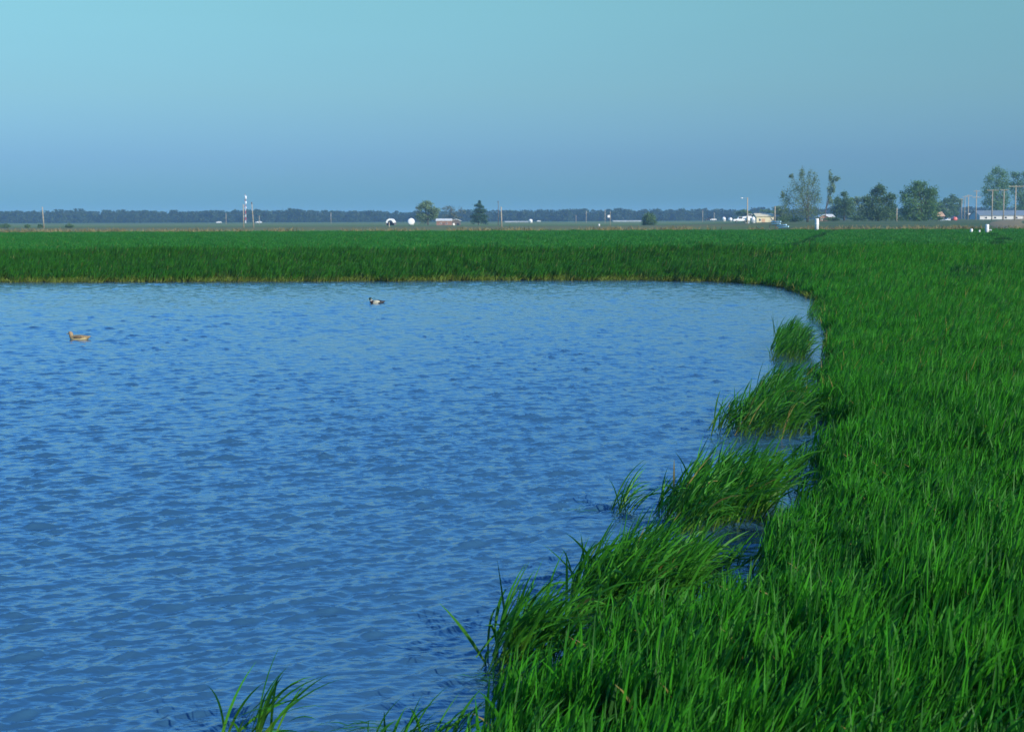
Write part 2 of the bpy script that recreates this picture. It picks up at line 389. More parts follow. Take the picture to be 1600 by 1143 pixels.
# ------------------------------------------------------------------ pond water
def water():
    rs = np.geomspace(3.9, 72, 1500)
    ths = np.concatenate([np.linspace(-1.25, -.46, 50)[:-1], np.linspace(-.46, .26, 400), np.linspace(.26, .6, 18)[1:]])
    X, Y, Fq = polar_grid(rs, ths)
    r = np.hypot(X, Y); cell = r * (math.log(72 / 3.9) / 1500)
    sd = pond_sd(X, Y)
    calm = 0.5 + 0.5 * sstep(0.0, 2.2, -sd)
    gust = 0.9 + 0.2 * Noise(7, seed=21)(X, Y * .6)
    Z = np.zeros_like(X)
    wr = np.random.default_rng(5)
    n = 300
    wl = np.exp(wr.uniform(math.log(.055), math.log(1.0), n))
    a0 = math.atan2(-.82, .55)
    th = a0 + wr.normal(0, .34, n) * np.where(wl < .12, 1.4, 1.0)
    slope = 0.0310 * np.exp(-np.log(wl / .14) ** 2 / (2 * .80 ** 2))
    for l, t, s in zip(wl, th, slope):
        k = 2 * math.pi / l
        ph = k * (X * math.cos(t) + Y * math.sin(t)) + wr.uniform(0, 6.283)
        fade = sstep(1.5, 3.2, l / cell)
        Z += (s / k) * (np.sin(ph) - .40 * np.sin(2 * ph)) * fade     # lee side steeper
    s = Z.std()
    Z = Z + 0.10 * (Z * Z / s - s)          # peaked crests, flat troughs
    Z = Z * calm * gust
    m = bpy.data.materials.new('pond_water'); m.use_nodes = True
    t = m.node_tree; b = t.nodes['Principled BSDF']
    b.inputs['Base Color'].default_value = (.024, .078, .140, 1)
    b.inputs['Roughness'].default_value = .05; b.inputs['IOR'].default_value = 1.8
    b.inputs['Specular IOR Level'].default_value = .5
    tc = nd(t, 'ShaderNodeTexCoord'); mp = nd(t, 'ShaderNodeMapping'); mp.inputs['Rotation'].default_value = (0, 0, R(-20)); mp.inputs['Scale'].default_value = (2.4, 13, 5)
    t.links.new(tc.outputs['Object'], mp.inputs[0])
    n1 = nd(t, 'ShaderNodeTexNoise'); n1.inputs['Scale'].default_value = 1.0; n1.inputs['Detail'].default_value = 3; n1.inputs['Roughness'].default_value = .55
    t.links.new(mp.outputs[0], n1.inputs['Vector'])
    bp = nd(t, 'ShaderNodeBump'); bp.inputs['Strength'].default_value = 1.0; bp.inputs['Distance'].default_value = .014
    t.links.new(n1.outputs[0], bp.inputs['Height']); t.links.new(bp.outputs[0], b.inputs['Normal'])
    tag(link('water', mesh_np('water', np.stack([X, Y, Z], 1), Fq), None, m), kind='structure')
water()

# ------------------------------------------------------------------ wheat leaves
WIND = math.atan2(-.25, .97)        # the wind lays the leaves to the right
def leaves(n, spread, h0, h1, wd0, wd1, lean=(.1, .5), curl=(.2, 1.0), seg=6, az_sd=.9, z0=(0, .5), seed=0, shape=None, wind=WIND):
    """n leaf ribbons: vertices, quads, per-leaf tint and height share t"""
    r = np.random.default_rng(seed)
    if shape is None:
        a = r.uniform(0, 2 * np.pi, n); q = spread * np.sqrt(r.uniform(0, 1, n)); bx, by = q * np.cos(a), q * np.sin(a)
        hs = np.ones(n)
    else: bx, by, hs = shape
    H = r.uniform(h0, h1, n) * hs
    bz = r.uniform(z0[0], z0[1], n) * H
    L = (H - bz) * r.uniform(1.0, 1.25, n)
    Wd = r.uniform(wd0, wd1, n)
    az = wind + r.normal(0, az_sd, n)
    th0 = r.uniform(*lean, n); cu = r.uniform(0, 1, n) ** 1.6 * (curl[1] - curl[0]) + curl[0]
    tw = r.uniform(-1.1, 1.1, n); roll = r.uniform(0, np.pi, n)
    S = np.linspace(0, 1, seg + 1)
    pos = np.stack([bx, by, bz], 1); ca, sa = np.cos(az), np.sin(az)
    tint = r.uniform(0, 1, n)
    V, T, TI = [], [], []
    off = wind_drift = bz / np.maximum(H, 1e-6) * .10 * H
    pos[:, 0] += off * math.cos(wind); pos[:, 1] += off * math.sin(wind)
    for i, s in enumerate(S):
        ang = th0 + cu * s ** 1.7 * 1.5
        if i: pos = pos + (L / seg)[:, None] * np.stack([np.sin(ang) * ca, np.sin(ang) * sa, np.cos(ang)], 1)
        wv = Wd * (0.45 + 0.55 * min(1, s / .25)) * (1 - max(0, (s - .45) / .55) ** 1.7) + 0.0006
        d = roll + tw * s
        side = np.stack([-sa * np.cos(d) + ca * np.sin(d) * np.cos(ang), ca * np.cos(d) + sa * np.sin(d) * np.cos(ang), -np.sin(d) * np.sin(ang)], 1)
        V.append(pos - side * (wv / 2)[:, None]); V.append(pos + side * (wv / 2)[:, None])
        hh = np.clip(pos[:, 2] / np.maximum(H, 1e-6), 0, 1); T += [hh, hh]; TI += [tint, tint]
    V = np.stack(V, 1); T = np.stack(T, 1); TI = np.stack(TI, 1)     # n, 2*(seg+1)
    k = 2 * (seg + 1)
    base = np.arange(n)[:, None] * k
    q = np.array([[2 * i, 2 * i + 1, 2 * i + 3, 2 * i + 2] for i in range(seg)])
    Fq = (base[:, :, None] + q[None]).reshape(-1, 4)
    return V.reshape(-1, 3), Fq, {'t': T.ravel(), 'tint': TI.ravel()}

def protos(cname, makers, m, oname):
    c = bpy.data.collections.new(cname)
    for i, mk in enumerate(makers):
        V, Fq, A = mk
        me = mesh_np(oname, V, Fq, A); me.materials.append(m)
        c.objects.link(bpy.data.objects.new(oname, me))
    return c
def scatter(name, pts, rot, scl, pid, coll):
    me = bpy.data.meshes.new(name); n = len(pts)
    me.vertices.add(n); me.vertices.foreach_set('co', np.asarray(pts, np.float32).ravel())
    a = me.attributes.new('rot', 'FLOAT_VECTOR', 'POINT'); a.data.foreach_set('vector', np.asarray(rot, np.float32).ravel())
    a = me.attributes.new('scl', 'FLOAT_VECTOR', 'POINT'); a.data.foreach_set('vector', np.asarray(scl, np.float32).ravel())
    a = me.attributes.new('pid', 'INT', 'POINT'); a.data.foreach_set('value', np.asarray(pid, np.int32))
    o = bpy.data.objects.new(name, me); COL.objects.link(o)
    ng = bpy.data.node_groups.new(name, 'GeometryNodeTree')
    ng.interface.new_socket('Geometry', in_out='INPUT', socket_type='NodeSocketGeometry')
    ng.interface.new_socket('Geometry', in_out='OUTPUT', socket_type='NodeSocketGeometry')
    gi, go = ng.nodes.new('NodeGroupInput'), ng.nodes.new('NodeGroupOutput')
    ci = ng.nodes.new('GeometryNodeCollectionInfo'); ci.inputs[0].default_value = coll
    ci.inputs['Separate Children'].default_value = True; ci.inputs['Reset Children'].default_value = True
    ip = ng.nodes.new('GeometryNodeInstanceOnPoints'); ip.inputs['Pick Instance'].default_value = True
    def na(nm, dt):
        q = ng.nodes.new('GeometryNodeInputNamedAttribute'); q.data_type = dt; q.inputs[0].default_value = nm
        return [s for s in q.outputs if s.enabled and s.name == 'Attribute'][0]
    e2r = ng.nodes.new('FunctionNodeEulerToRotation')
    ng.links.new(na('rot', 'FLOAT_VECTOR'), e2r.inputs[0])
    ng.links.new(gi.outputs[0], ip.inputs['Points']); ng.links.new(ci.outputs[0], ip.inputs['Instance'])
    ng.links.new(na('pid', 'INT'), ip.inputs['Instance Index']); ng.links.new(e2r.outputs[0], ip.inputs['Rotation'])
    ng.links.new(na('scl', 'FLOAT_VECTOR'), ip.inputs['Scale']); ng.links.new(ip.outputs[0], go.inputs[0])
    md = o.modifiers.new('scatter', 'NODES'); md.node_group = ng
    tag(o, kind='stuff')
    return o

def wheel_gap(x, y):
    """how open the crop is: two faint wheel tracks and a few thin patches"""
    d1 = np.abs(x - np.interp(y, [64, 85, 107, 150, 190], [11.5, 16.5, 22.2, 32.9, 43.8]))
    d2 = np.abs(x - np.interp(y, [38, 46, 56, 66, 80, 100, 140, 186], [11.6, 14.6, 18.0, 21.5, 27.0, 34.5, 47, 60]))
    a = np.where(y > 62, np.exp(-(d1 / 1.0) ** 4), 0)
    b = .75 * np.exp(-(d2 / .9) ** 2) * (np.sin(y * .55) * .5 + .5)
    return np.clip(a + b, 0, 1)

# prototypes: near tufts, middle tufts, far patches
near_c = protos('near_tufts', [leaves(32, .12, .36, .60, .008, .018, lean=(.0, .20), curl=(.03, .7), seg=6, az_sd=1.0, z0=(.1, .72), seed=100 + i) for i in range(12)], M['wheat'], 'tuft')
mid_c = protos('middle_tufts', [leaves(40, .22, .36, .60, .009, .019, lean=(.0, .22), curl=(.03, .7), seg=4, az_sd=1.0, z0=(.1, .65), seed=200 + i) for i in range(10)], M['wheat'], 'tuft')
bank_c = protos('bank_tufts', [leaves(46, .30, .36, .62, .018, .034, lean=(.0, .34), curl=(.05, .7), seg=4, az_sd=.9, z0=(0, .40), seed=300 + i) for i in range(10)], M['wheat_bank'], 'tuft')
far_c = protos('far_patches', [leaves(210, .75, .36, .52, .025, .05, lean=(.0, .4), curl=(.05, .7), seg=3, az_sd=1.0, z0=(.2, .55), seed=400 + i) for i in range(8)], M['wheat_far'], 'patch')

def strew(y0, y1, per_m2, xl, xr):
    """random points in the strip, thicker where it is wider"""
    ys_, xs_ = [], []
    step = 1.0
    y = y0
    while y < y1:
        s = min(step, y1 - y); a, b = xl(y), xr(y)
        n = rng.poisson(max(0, (b - a)) * s * per_m2)
        ys_.append(rng.uniform(y, y + s, n)); xs_.append(rng.uniform(a, b, n)); y += s
    return np.concatenate(xs_), np.concatenate(ys_)
def wheat(name, y0, y1, per_m2, coll, nprot, xl, xr, soft, hscale=(.70, 1.15), keep=None, shift=0.0, gaps=True):
    x, y = strew(y0, y1, per_m2, xl, xr)
    sd = pond_sd(x, y) if y0 < 80 else np.full(x.shape, 50.)
    edge = sd + shift * (.55 + .75 * nz_edge(x + 5, y)) + nz_small(x, y) * soft * .7 + nz_edge(x, y) * soft * .6
    ok = edge > rng.uniform(.05 * soft, 1.0 * soft, x.shape)
    if gaps: ok &= rng.uniform(0, 1, x.shape) > wheel_gap(x, y) * .93
    if gaps and y0 < 60: ok &= nz_edge(x * 2.1 + 3, y * 1.6) + .5 * nz_small(x + 7, y) > -.42
    if keep is not None: ok &= keep(x, y, sd)
    x, y, sd = x[ok], y[ok], sd[ok]
    z = np.maximum(ground_np(x, y, sd), -.08)
    n = len(x)
    h = rng.uniform(*hscale, n) * (1 + .10 * nz_small(x, y) + .07 * nz_mid(x, y)) * (0.80 + .20 * sstep(-.2, 1.6, sd))
    rot = np.stack([rng.normal(0, .05, n), rng.normal(.075, .08, n) + .05 * nz_mid(x * 1.3 + 9, y), rng.uniform(-.45, .45, n)], 1)
    wsc = rng.uniform(.9, 1.15, n)
    return scatter(name, np.stack([x, y, z], 1), rot, np.stack([wsc, wsc, h], 1), rng.integers(0, nprot, n), coll)

wheat('wheat_crop', 3.9, 17, 140, near_c, 12, lambda y: -2.6 if y < 9 else -.5, lambda y: .43 * y + 1.6, .20, hscale=(.62, 1.04))
wheat('wheat_crop', 17, 36, 66, mid_c, 10, lambda y: 2.0, lambda y: .42 * y + 1.6, .25, hscale=(.64, 1.06))
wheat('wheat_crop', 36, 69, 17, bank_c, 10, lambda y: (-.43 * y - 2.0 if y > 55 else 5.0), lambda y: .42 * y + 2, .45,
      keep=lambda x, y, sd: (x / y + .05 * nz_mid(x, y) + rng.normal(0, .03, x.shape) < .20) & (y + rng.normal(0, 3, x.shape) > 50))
wheat('wheat_crop', 36, 69, 26, mid_c, 10, lambda y: 5.0, lambda y: .42 * y + 2, .30,
      keep=lambda x, y, sd: (x / y + .05 * nz_mid(x, y) + rng.normal(0, .03, x.shape) > .19) | (y < 51))
wheat('wheat_crop', 69, FIELD_END, 2.2, far_c, 8, lambda y: -.42 * y - 2, lambda y: .42 * y + 3, .5, hscale=(.85, 1.1))

# short yellowed growth along the waterline
edge_c = protos('edge_tufts', [leaves(30, .22, .14, .36, .014, .026, lean=(.05, .6), curl=(.1, .9), seg=4, az_sd=1.4, z0=(0, .3), seed=650 + i) for i in range(8)], M['edge_grass'], 'tuft')
wheat('edge_grass', 17, 61, 26, edge_c, 8, lambda y: (-.43 * y - 2.0 if y > 54 else 2.0), lambda y: .30 * y + 2, .12, hscale=(.7, 1.2), keep=lambda x, y, sd: (sd < .75) & ((y > 40) | (sd < .3)))
# darker rank growth along an old levee and in a few patches of the crop
rank_c = protos('rank_tufts', [leaves(40, .28, .40, .58, .025, .045, lean=(.0, .5), curl=(.1, .8), seg=4, az_sd=1.4, z0=(0, .4), seed=680 + i) for i in range(6)], M['rank_grass'], 'tuft')
def rank(x, y, sd):
    d1 = np.abs(x - np.interp(y, [64, 85, 107, 150, 190], [11.5, 16.5, 22.2, 32.9, 43.8]))
    d2 = np.abs(x - np.interp(y, [38, 46, 56, 66, 80, 100, 140, 186], [11.6, 14.6, 18.0, 21.5, 27.0, 34.5, 47, 60]))
    return ((d1 < .10) & (y > 66)) | ((d2 < .5) & (np.sin(y * .42 + 1.0) + .6 * nz_mid(x, y) > .55) & (y > 36))
wheat('rank_grass', 38, 184, 9.0, rank_c, 6, lambda y: .17 * y, lambda y: .40 * y, .1, hscale=(.8, 1.15), keep=rank, gaps=False)
sparse_c = protos('sparse_tufts', [leaves(9, .07, .30, .52, .010, .019, lean=(.05, .5), curl=(.1, 1.0), seg=6, az_sd=.7, z0=(0, .2), seed=700 + i) for i in range(10)], M['wheat_clump'], 'tuft')
wheat('wheat_crop', 6.0, 24, 22, sparse_c, 10, lambda y: -.8 if y < 9 else 0, lambda y: .25 * y + .5, .02, hscale=(.7, 1.0),
      keep=lambda x, y, sd: (sd < .3), shift=.6)

# dry grass margin along the far end of the field
dry_c = protos('dry_tufts', [leaves(40, .5, .2, .55, .03, .05, lean=(.1, .7), curl=(.1, .8), seg=3, az_sd=1.6, z0=(0, .3), seed=500 + i) for i in range(5)], M['drygrass'], 'tuft')
x, y = strew(FIELD_END + .5, FIELD_END + 9, .5, lambda y: -.42 * y, lambda y: .42 * y)
k = (nz_big(x, y * 3) + .6 * nz_mid(x, y)) > .05; x, y = x[k], y[k]; n = len(x)
scatter('dry_grass', np.stack([x, y, ground_np(x, y)], 1), np.stack([np.zeros(n), np.zeros(n), rng.uniform(0, 6.28, n)], 1),
        np.ones((n, 3)) * rng.uniform(1.3, 2.3, (n, 1)), rng.integers(0, 5, n), dry_c)

# ------------------------------------------------------------------ wheat clumps standing in the water
leaf_meshes = []
for i in range(12):
    V, Fq, A = leaves(1, 0.001, .46, .58, .012, .021, lean=(.05, .35), curl=(.15, 1.1), seg=8, az_sd=.45, z0=(0, .02), seed=900 + i, wind=0.0)
    me = mesh_np('leaf', V, Fq, A); me.materials.append(M['wheat_clump']); leaf_meshes.append(me)
CLUMPS = 'wheat clumps standing out in the water'
def clump(label, poly_px, n_leaf, n_mass, h=1.0, seed=0, lean=.0, wide=1.0, zpx=None):
    """poly_px: foot of the clump as pixels on the water plane"""
    r = np.random.default_rng(seed); rd = random.Random(seed)
    pg = np.array([P(*p) for p in poly_px]); c = pg.mean(0)
    def inside(x, y):
        ins = np.zeros(x.shape, bool); n = len(pg)
        for i in range(n):
            ax, ay = pg[i]; bx, by = pg[(i + 1) % n]
            ins ^= ((ay > y) != (by > y)) & (x < (bx - ax) * (y - ay) / ((by - ay) or 1e-9) + ax)
        return ins
    def pts(n, grow=.12):
        X, Y = [], []
        lo, hi = pg.min(0), pg.max(0)
        while len(X) < n:
            a = r.uniform(lo, hi, (4 * n + 8, 2)); k = inside(a[:, 0], a[:, 1])
            X += list(a[k, 0]); Y += list(a[k, 1])
        return np.array(X[:n]) + r.normal(0, grow * .3, n), np.array(Y[:n]) + r.normal(0, grow, n)
    t = thing('wheat_clump', label, 'wheat clump', (c[0], c[1], 0), 0, CLUMPS)
    if n_mass:
        bx, by = pts(n_mass)
        hs = (.78 + .3 * (Noise(.5, seed=seed + 3)(bx, by) * .5 + .5)) * h
        V, Fq, A = leaves(n_mass, 0, .36, .60, .010, .019, lean=(.06 + lean, .58 + lean), curl=(.15, 1.2), seg=6, az_sd=.75, z0=(0, .45), seed=seed + 1, shape=(bx - c[0], by - c[1], hs))
        V[:, 2] -= .04
        o = link('leaf_mass', mesh_np('leaf_mass', V, Fq, A), t, M['wheat_clump']); tag(o, kind='stuff')
    bx, by = pts(n_leaf, .06)
    for i in range(n_leaf):
        o = bpy.data.objects.new('leaf', leaf_meshes[rd.randrange(12)]); COL.objects.link(o); o.parent = t
        o.location = (bx[i] - c[0], by[i] - c[1], -.03)
        s = h * rd.uniform(.7, 1.15)
        o.scale = (s * rd.uniform(1, 1.15), s, s); o.rotation_euler = (rd.gauss(0, .12), lean + rd.gauss(.05, .16), WIND + rd.gauss(0, .6))
    return t
clump('rounded dense wheat clump alone in the water near the far corner of the pond', [(1203, 566), (1256, 570), (1262, 545), (1240, 528), (1212, 530)], 60, 700, 1.08, 1, lean=.05)
clump('broad wedge of wheat with a tall peak, in front of the rounded clump', [(1106, 684), (1242, 690), (1256, 655), (1236, 612), (1205, 606), (1170, 640)], 90, 1100, 1.05, 2, lean=.12)
clump('dark wheat clump shaped like a mound, with a tall plume at its left edge', [(1035, 812), (1065, 842), (1185, 815), (1212, 775), (1160, 765), (1095, 775)], 100, 1000, 1.12, 3, lean=.14)
clump('thick windblown wheat clump joining the shore between the mound and the loose nearest tufts', [(868, 990), (1060, 968), (1080, 915), (1000, 900), (905, 930)], 120, 900, 1.08, 4, lean=.14)
clump('loose open tuft of arching wheat leaves at the left tip of the shore crop', [(752, 1050), (800, 1062), (872, 1025), (850, 1000), (780, 1015)], 110, 130, 1.0, 5, lean=.18)
clump('small sparse tuft of wheat leaves alone at the bottom left of the water', [(328, 1165), (388, 1172), (428, 1155), (390, 1140)], 30, 0, .80, 6, lean=.2)
clump('tiny low tuft of bent leaves farthest left of the mound shaped clump', [(940, 801), (985, 803), (990, 797), (955, 794)], 30, 0, .80, 7, lean=.22)
clump('thin see through tuft just left of the mound shaped clump', [(1016, 806), (1040, 815), (1050, 800), (1028, 795)], 30, 10, .72, 8, lean=.12)
clump('ragged line of wheat tips rising along the bottom edge of the water', [(545, 1205), (690, 1215), (715, 1180), (600, 1180)], 42, 12, .66, 9, lean=.1)
clump('short wheat tuft leaning over the water at the upper corner of the right shore', [(1258, 500), (1288, 512), (1295, 490), (1268, 478)], 40, 260, .8, 10, lean=.02)

# floating broken leaves around the clumps
def floating():
    r = np.random.default_rng(77); V, Fq, TI = [], [], []
    spots = [(930, 795, 60), (1010, 812, 50), (1100, 860, 60), (1130, 690, 70), (1150, 895, 60), (760, 1062, 40), (1225, 600, 40), (560, 1140, 60), (420, 1150, 50), (1225, 760, 50)]
    for px, py, sp_ in spots:
        for k in range(16):
            c = P(px + r.normal(0, sp_ * .5), py + r.normal(0, 5)); a = r.uniform(-.5, .5); L = r.uniform(.05, .2); wd = r.uniform(.004, .008)
            d = np.array([math.cos(a), math.sin(a)]); q = np.array([-d[1], d[0]])
            b = len(V)
            for s, ww in ((-.5, .3), (0, 1), (.5, .2)):
                for sg in (-1, 1):
                    p = np.array(c) + d * L * s + q * wd * ww * sg; V.append((p[0], p[1], .012 + .01 * (s == 0)))
            Fq += [(b, b + 1, b + 3, b + 2), (b + 2, b + 3, b + 5, b + 4)]; TI += [r.uniform(0, 1)] * 6
    o = link('floating_leaves', mesh_np('floating_leaves', V, Fq, {'tint': TI, 't': np.full(len(V), .6)}), None, M['wheat_clump']); tag(o, kind='stuff')
floating()

# ------------------------------------------------------------------ duck decoys
def duck(px, py, length, cols, label):
    c = P(px, py); t = thing('duck', label, 'duck', (c[0], c[1], -.012), R(-4), None)
    s = length / .46
    path = [(.262, .092, .010, .006), (.225, .078, .040, .018), (.18, .060, .064, .042), (.12, .048, .086, .064), (.05, .044, .100, .078), (-.03, .040, .102, .080), (-.10, .042, .092, .076),
            (-.150, .054, .072, .066), (-.172, .078, .052, .052), (-.176, .098, .042, .045), (-.178, .108, .040, .044), (-.181, .124, .043, .048), (-.188, .144, .046, .052), (-.204, .160, .042, .048), (-.224, .162, .031, .034), (-.236, .158, .016, .018)]
    n = 16; V = []; Fq = []; mi = []
    for i, (x, z, rw, rh) in enumerate(path):
        a, b = path[max(0, i - 1)], path[min(len(path) - 1, i + 1)]
        tx, tz = b[0] - a[0], b[1] - a[1]; L = math.hypot(tx, tz); ux, uz = -tz / L, tx / L     # ring's own up
        if uz < 0 or (i > 8 and ux > 0): pass
        for k in range(n):
            q = 2 * math.pi * k / n
            up = math.sin(q) * rh * -1
            V.append(((x + ux * up) * s, math.cos(q) * rw * s, (z + uz * up) * s))
    for i in range(len(path) - 1):
        for k in range(n):
            Fq.append((i * n + k, i * n + (k + 1) % n, (i + 1) * n + (k + 1) % n, (i + 1) * n + k)); 
            zc = sum(V[j][2] for j in Fq[-1]) / 4 / s
            mi.append(cols[1](i, zc))
    me = mesh_np('body', V, Fq)
    bm = bmesh.new(); bm.from_mesh(me)
    bm.verts.ensure_lookup_table()
    bm.faces.new([bm.verts[k] for k in range(n)][::-1]); bm.faces.new([bm.verts[(len(path) - 1) * n + k] for k in range(n)])
    bmesh.ops.recalc_face_normals(bm, faces=bm.faces); bm.to_mesh(me); bm.free()
    for m in cols[0]: me.materials.append(m)
    me.polygons.foreach_set('material_index', np.array(mi + [cols[1](0, .08), cols[1](14, .18)], np.int32))
    b = link('body', me, t)
    sm = b.modifiers.new('smooth', 'SUBSURF'); sm.levels = 1; sm.render_levels = 1
    bl = MB()
    V2 = [(-.226, .020, .152, .017), (-.252, .018, .143, .011), (-.276, .020, .138, .006), (-.290, .014, .136, .004)]
    rings = []
    for x, wd, z, h in V2:
        rings.append([bl.bm.verts.new((x * s, wd * math.cos(a) * s, (z + h * math.sin(a)) * s)) for a in [2 * math.pi * k / 8 for k in range(8)]])
    for a, b2 in zip(rings, rings[1:]):
        for k in range(8): bl.bm.faces.new((a[k], a[(k + 1) % 8], b2[(k + 1) % 8], b2[k]))
    bl.bm.faces.new(rings[0]); bl.bm.faces.new(rings[-1])
    bl.build('bill', cols[2], t)
    for sg in (-1, 1):
        MB().sphere((-.212 * s, .036 * sg * s, .168 * s), .006 * s, u=8, v=6).build('eye', M['glass'], t)
        MB().sphere((.0 * s, .084 * sg * s, .070 * s), .1 * s, 1.0, .26, .36).build('wing', cols[3], t)
    return t
dk_head = mat('drake_head', (.012, .03, .028), (.02, .05, .03), .35, 30)
dk_ring = mat('neck_ring', (.7, .7, .66), None, .6, 30)
dk_breast = mat('drake_breast', (.05, .03, .02), (.03, .02, .015), .7, 40)
dk_flank = mat('drake_flank', (.55, .52, .38), (.42, .40, .30), .7, 60)
dk_black = mat('drake_rump', (.012, .014, .016), (.02, .02, .02), .6, 40)
dk_back = mat('drake_back', (.16, .14, .11), (.09, .08, .06), .7, 50)
bill_y = mat('drake_bill', (.42, .45, .16), (.3, .34, .12), .5, 20)
hen_body = mat('hen_mottle', (.30, .22, .10), (.10, .07, .04), .75, 45)
hen_pale = mat('hen_pale_side', (.50, .42, .20), (.36, .28, .13), .75, 40)
hen_head = mat('hen_head', (.30, .22, .12), (.17, .12, .07), .75, 60)
bill_o = mat('hen_bill', (.30, .27, .16), (.2, .17, .1), .5, 20)
hen_wing = mat('hen_wing', (.15, .11, .06), (.06, .045, .03), .75, 40)
def drake_cols(i, z):
    if i >= 10: return 0
    if i == 9: return 1
    if i >= 6: return 2
    if i <= 3: return 4
    return 5 if z > .085 else 3
def hen_cols(i, z):
    if i >= 9: return 2
    return 1 if z < .045 else 0
duck(589, 474, .47, ([dk_head, dk_ring, dk_breast, dk_flank, dk_black, dk_back], drake_cols, bill_y, dk_flank), 'drake with dark head, white neck ring and cream sides floating near the far bank')
duck(124, 530.5, .45, ([hen_body, hen_pale, hen_head], hen_cols, bill_o, hen_wing), 'mottled brown hen duck floating at the left of the pond')

# ------------------------------------------------------------------ trees
def tree(label, px, base_py, top_py, x0, x1, Y, clusters, m, nleaf=3500, leaf=.32, trunk_r=.22, group=None, name='tree', stems=1, seed=0, cat='tree', bark='bark'):
    """clusters: (dx, z, rx, rz) in shares of the half width and the height"""
    r = np.random.default_rng(seed + 1000)
    a, b = at_depth(x0, base_py, Y), at_depth(x1, base_py, Y)
    c = at_depth(px, base_py, Y)
    gz = ground(c.x, Y); top = at_depth(px, top_py, Y).z; H = top - gz; hw = (b.x - a.x) / 2; mid = (a.x + b.x) / 2 - c.x
    t = thing(name, label, cat, (c.x, Y, gz), 0, group)
    mb = MB()
    vol = sum(q[2] * q[2] * q[3] for q in clusters)
    V, T = [], []
    splits = [(r.uniform(-.3, .3) * hw * .3, r.uniform(-.3, .3) * hw * .3) for _ in range(stems)]
    fork = H * .22
    for sx, sy in splits:
        mb.tube((sx * .3, sy * .3, -.3), (sx, sy, fork), trunk_r, trunk_r * .75, 8)
    for (dx, z, rx, rz) in clusters:
        cx, cz = mid + dx * hw, z * H; cy = r.uniform(-.45, .45) * hw * (1 - abs(dx) * .6)
        rxm, rzm = rx * hw, rz * H
        sx, sy = splits[r.integers(0, stems)]
        # limb bending up into the cluster with a few twigs
        p0 = Vector((sx, sy, min(fork * r.uniform(.75, 1.0), cz * .6))); p3 = Vector((cx, cy, cz + rzm * .3)); p1 = p0.lerp(p3, .45) + Vector((0, 0, H * .06))
        mb.tube(p0, p1, trunk_r * .5, trunk_r * .33, 6, False); mb.tube(p1, p3, trunk_r * .33, trunk_r * .10, 6, False)
        for _ in range(5):
            d = Vector(r.normal(0, 1, 3)); d.z = abs(d.z) * 1.2; d.normalize()
            q0 = p1.lerp(p3, r.uniform(.2, .9)); mb.tube(q0, q0 + Vector((d.x * rxm, d.y * rxm, d.z * rzm)) * .95, trunk_r * .12, .015, 4, False)
        nl = nleaf * 1.7; n = int(nl * (rx * rx * rz) / vol * .55 + nl * .45 / len(clusters))
        # leaves gather on sub clumps so gaps stay between them
        ns = max(5, n // 40); sub = r.normal(0, 1, (ns, 3)); sub /= np.linalg.norm(sub, axis=1)[:, None]; sub *= r.uniform(.3, 1.0, (ns, 1))
        pick = r.integers(0, ns, n); p = sub[pick] + r.normal(0, .36, (n, 3))
        p = p * np.array([rxm, rxm, rzm]) + np.array([cx, cy, cz])
        st = r.uniform(0, 1, ns)[pick] * .6 + r.uniform(0, .4, n)
        V.append(p); T.append(st)
    p = np.concatenate(V); st = np.concatenate(T); n = len(p)
    d1 = r.normal(0, 1, (n, 3)); d1 /= np.linalg.norm(d1, axis=1)[:, None]
    d2 = np.cross(d1, r.normal(0, 1, (n, 3))); d2 /= np.linalg.norm(d2, axis=1)[:, None]
    s = leaf * .78 * r.uniform(.6, 1.3, (n, 1))
    Q = np.stack([p - d1 * s, p + d2 * s * .55, p + d1 * s, p - d2 * s * .55], 1).reshape(-1, 3)
    Q[:, 2] = np.maximum(Q[:, 2], .05)
    Fq = np.arange(4 * n).reshape(-1, 4)
    link('crown', mesh_np('crown', Q, Fq, {'tint': np.repeat(st, 4), 't': np.ones(4 * n)}, smooth=False), t, M[m])
    mb.build('trunk', M[bark], t)
    return t
def round_crown(n, seed, low=.25, flat=1.0, taper=.35):
    r = random.Random(seed); o = []
    for i in range(n):
        z = low + (0.92 - low) * (i + .5) / n; lim = (1 - ((z - (low + .92) / 2) / ((.92 - low) / 2 + .12)) ** 2) ** .5 if abs(z - (low + .92) / 2) < (.92 - low) / 2 + .12 else .2
        dx = r.uniform(-1, 1) * lim * .72
        o.append((dx, z, r.uniform(.28, .42), r.uniform(.10, .16) * flat))
    return o
FARM = 'trees around the farmyards on the horizon'
# farm trees in the middle distance, left to right
tree('bushy grey green tree right of the round white tank', 669, 349, 313, 650, 691, 640, round_crown(12, 1, .18), 'tree_a', 3200, .42, group=FARM, seed=1, stems=3)
tree('thin leafless looking tree beside the bushy tree and the white arched shed', 655, 349, 321, 647, 663, 655, round_crown(6, 21, .3), 'tree_c', 420, .30, .13, group=FARM, seed=21)
tree('low bare budding tree behind the red barn', 706, 347, 321, 689, 724, 700, round_crown(9, 2, .35), 'tree_c', 700, .36, .16, group=FARM, seed=2, stems=2)
conif = [(0, .93, .16, .07), (-.15, .80, .34, .07), (.22, .76, .34, .06), (-.3, .62, .42, .07), (.3, .58, .48, .07), (0, .48, .5, .08), (-.5, .36, .45, .08), (.5, .36, .45, .08), (0, .25, .6, .09), (-.5, .15, .42, .09), (.6, .15, .42, .09)]
tree('dark conical evergreen standing alone left of the leaning pale pole', 748, 349, 313.5, 736, 763, 620, conif, 'conifer', 3000, .36, group=FARM, seed=3)
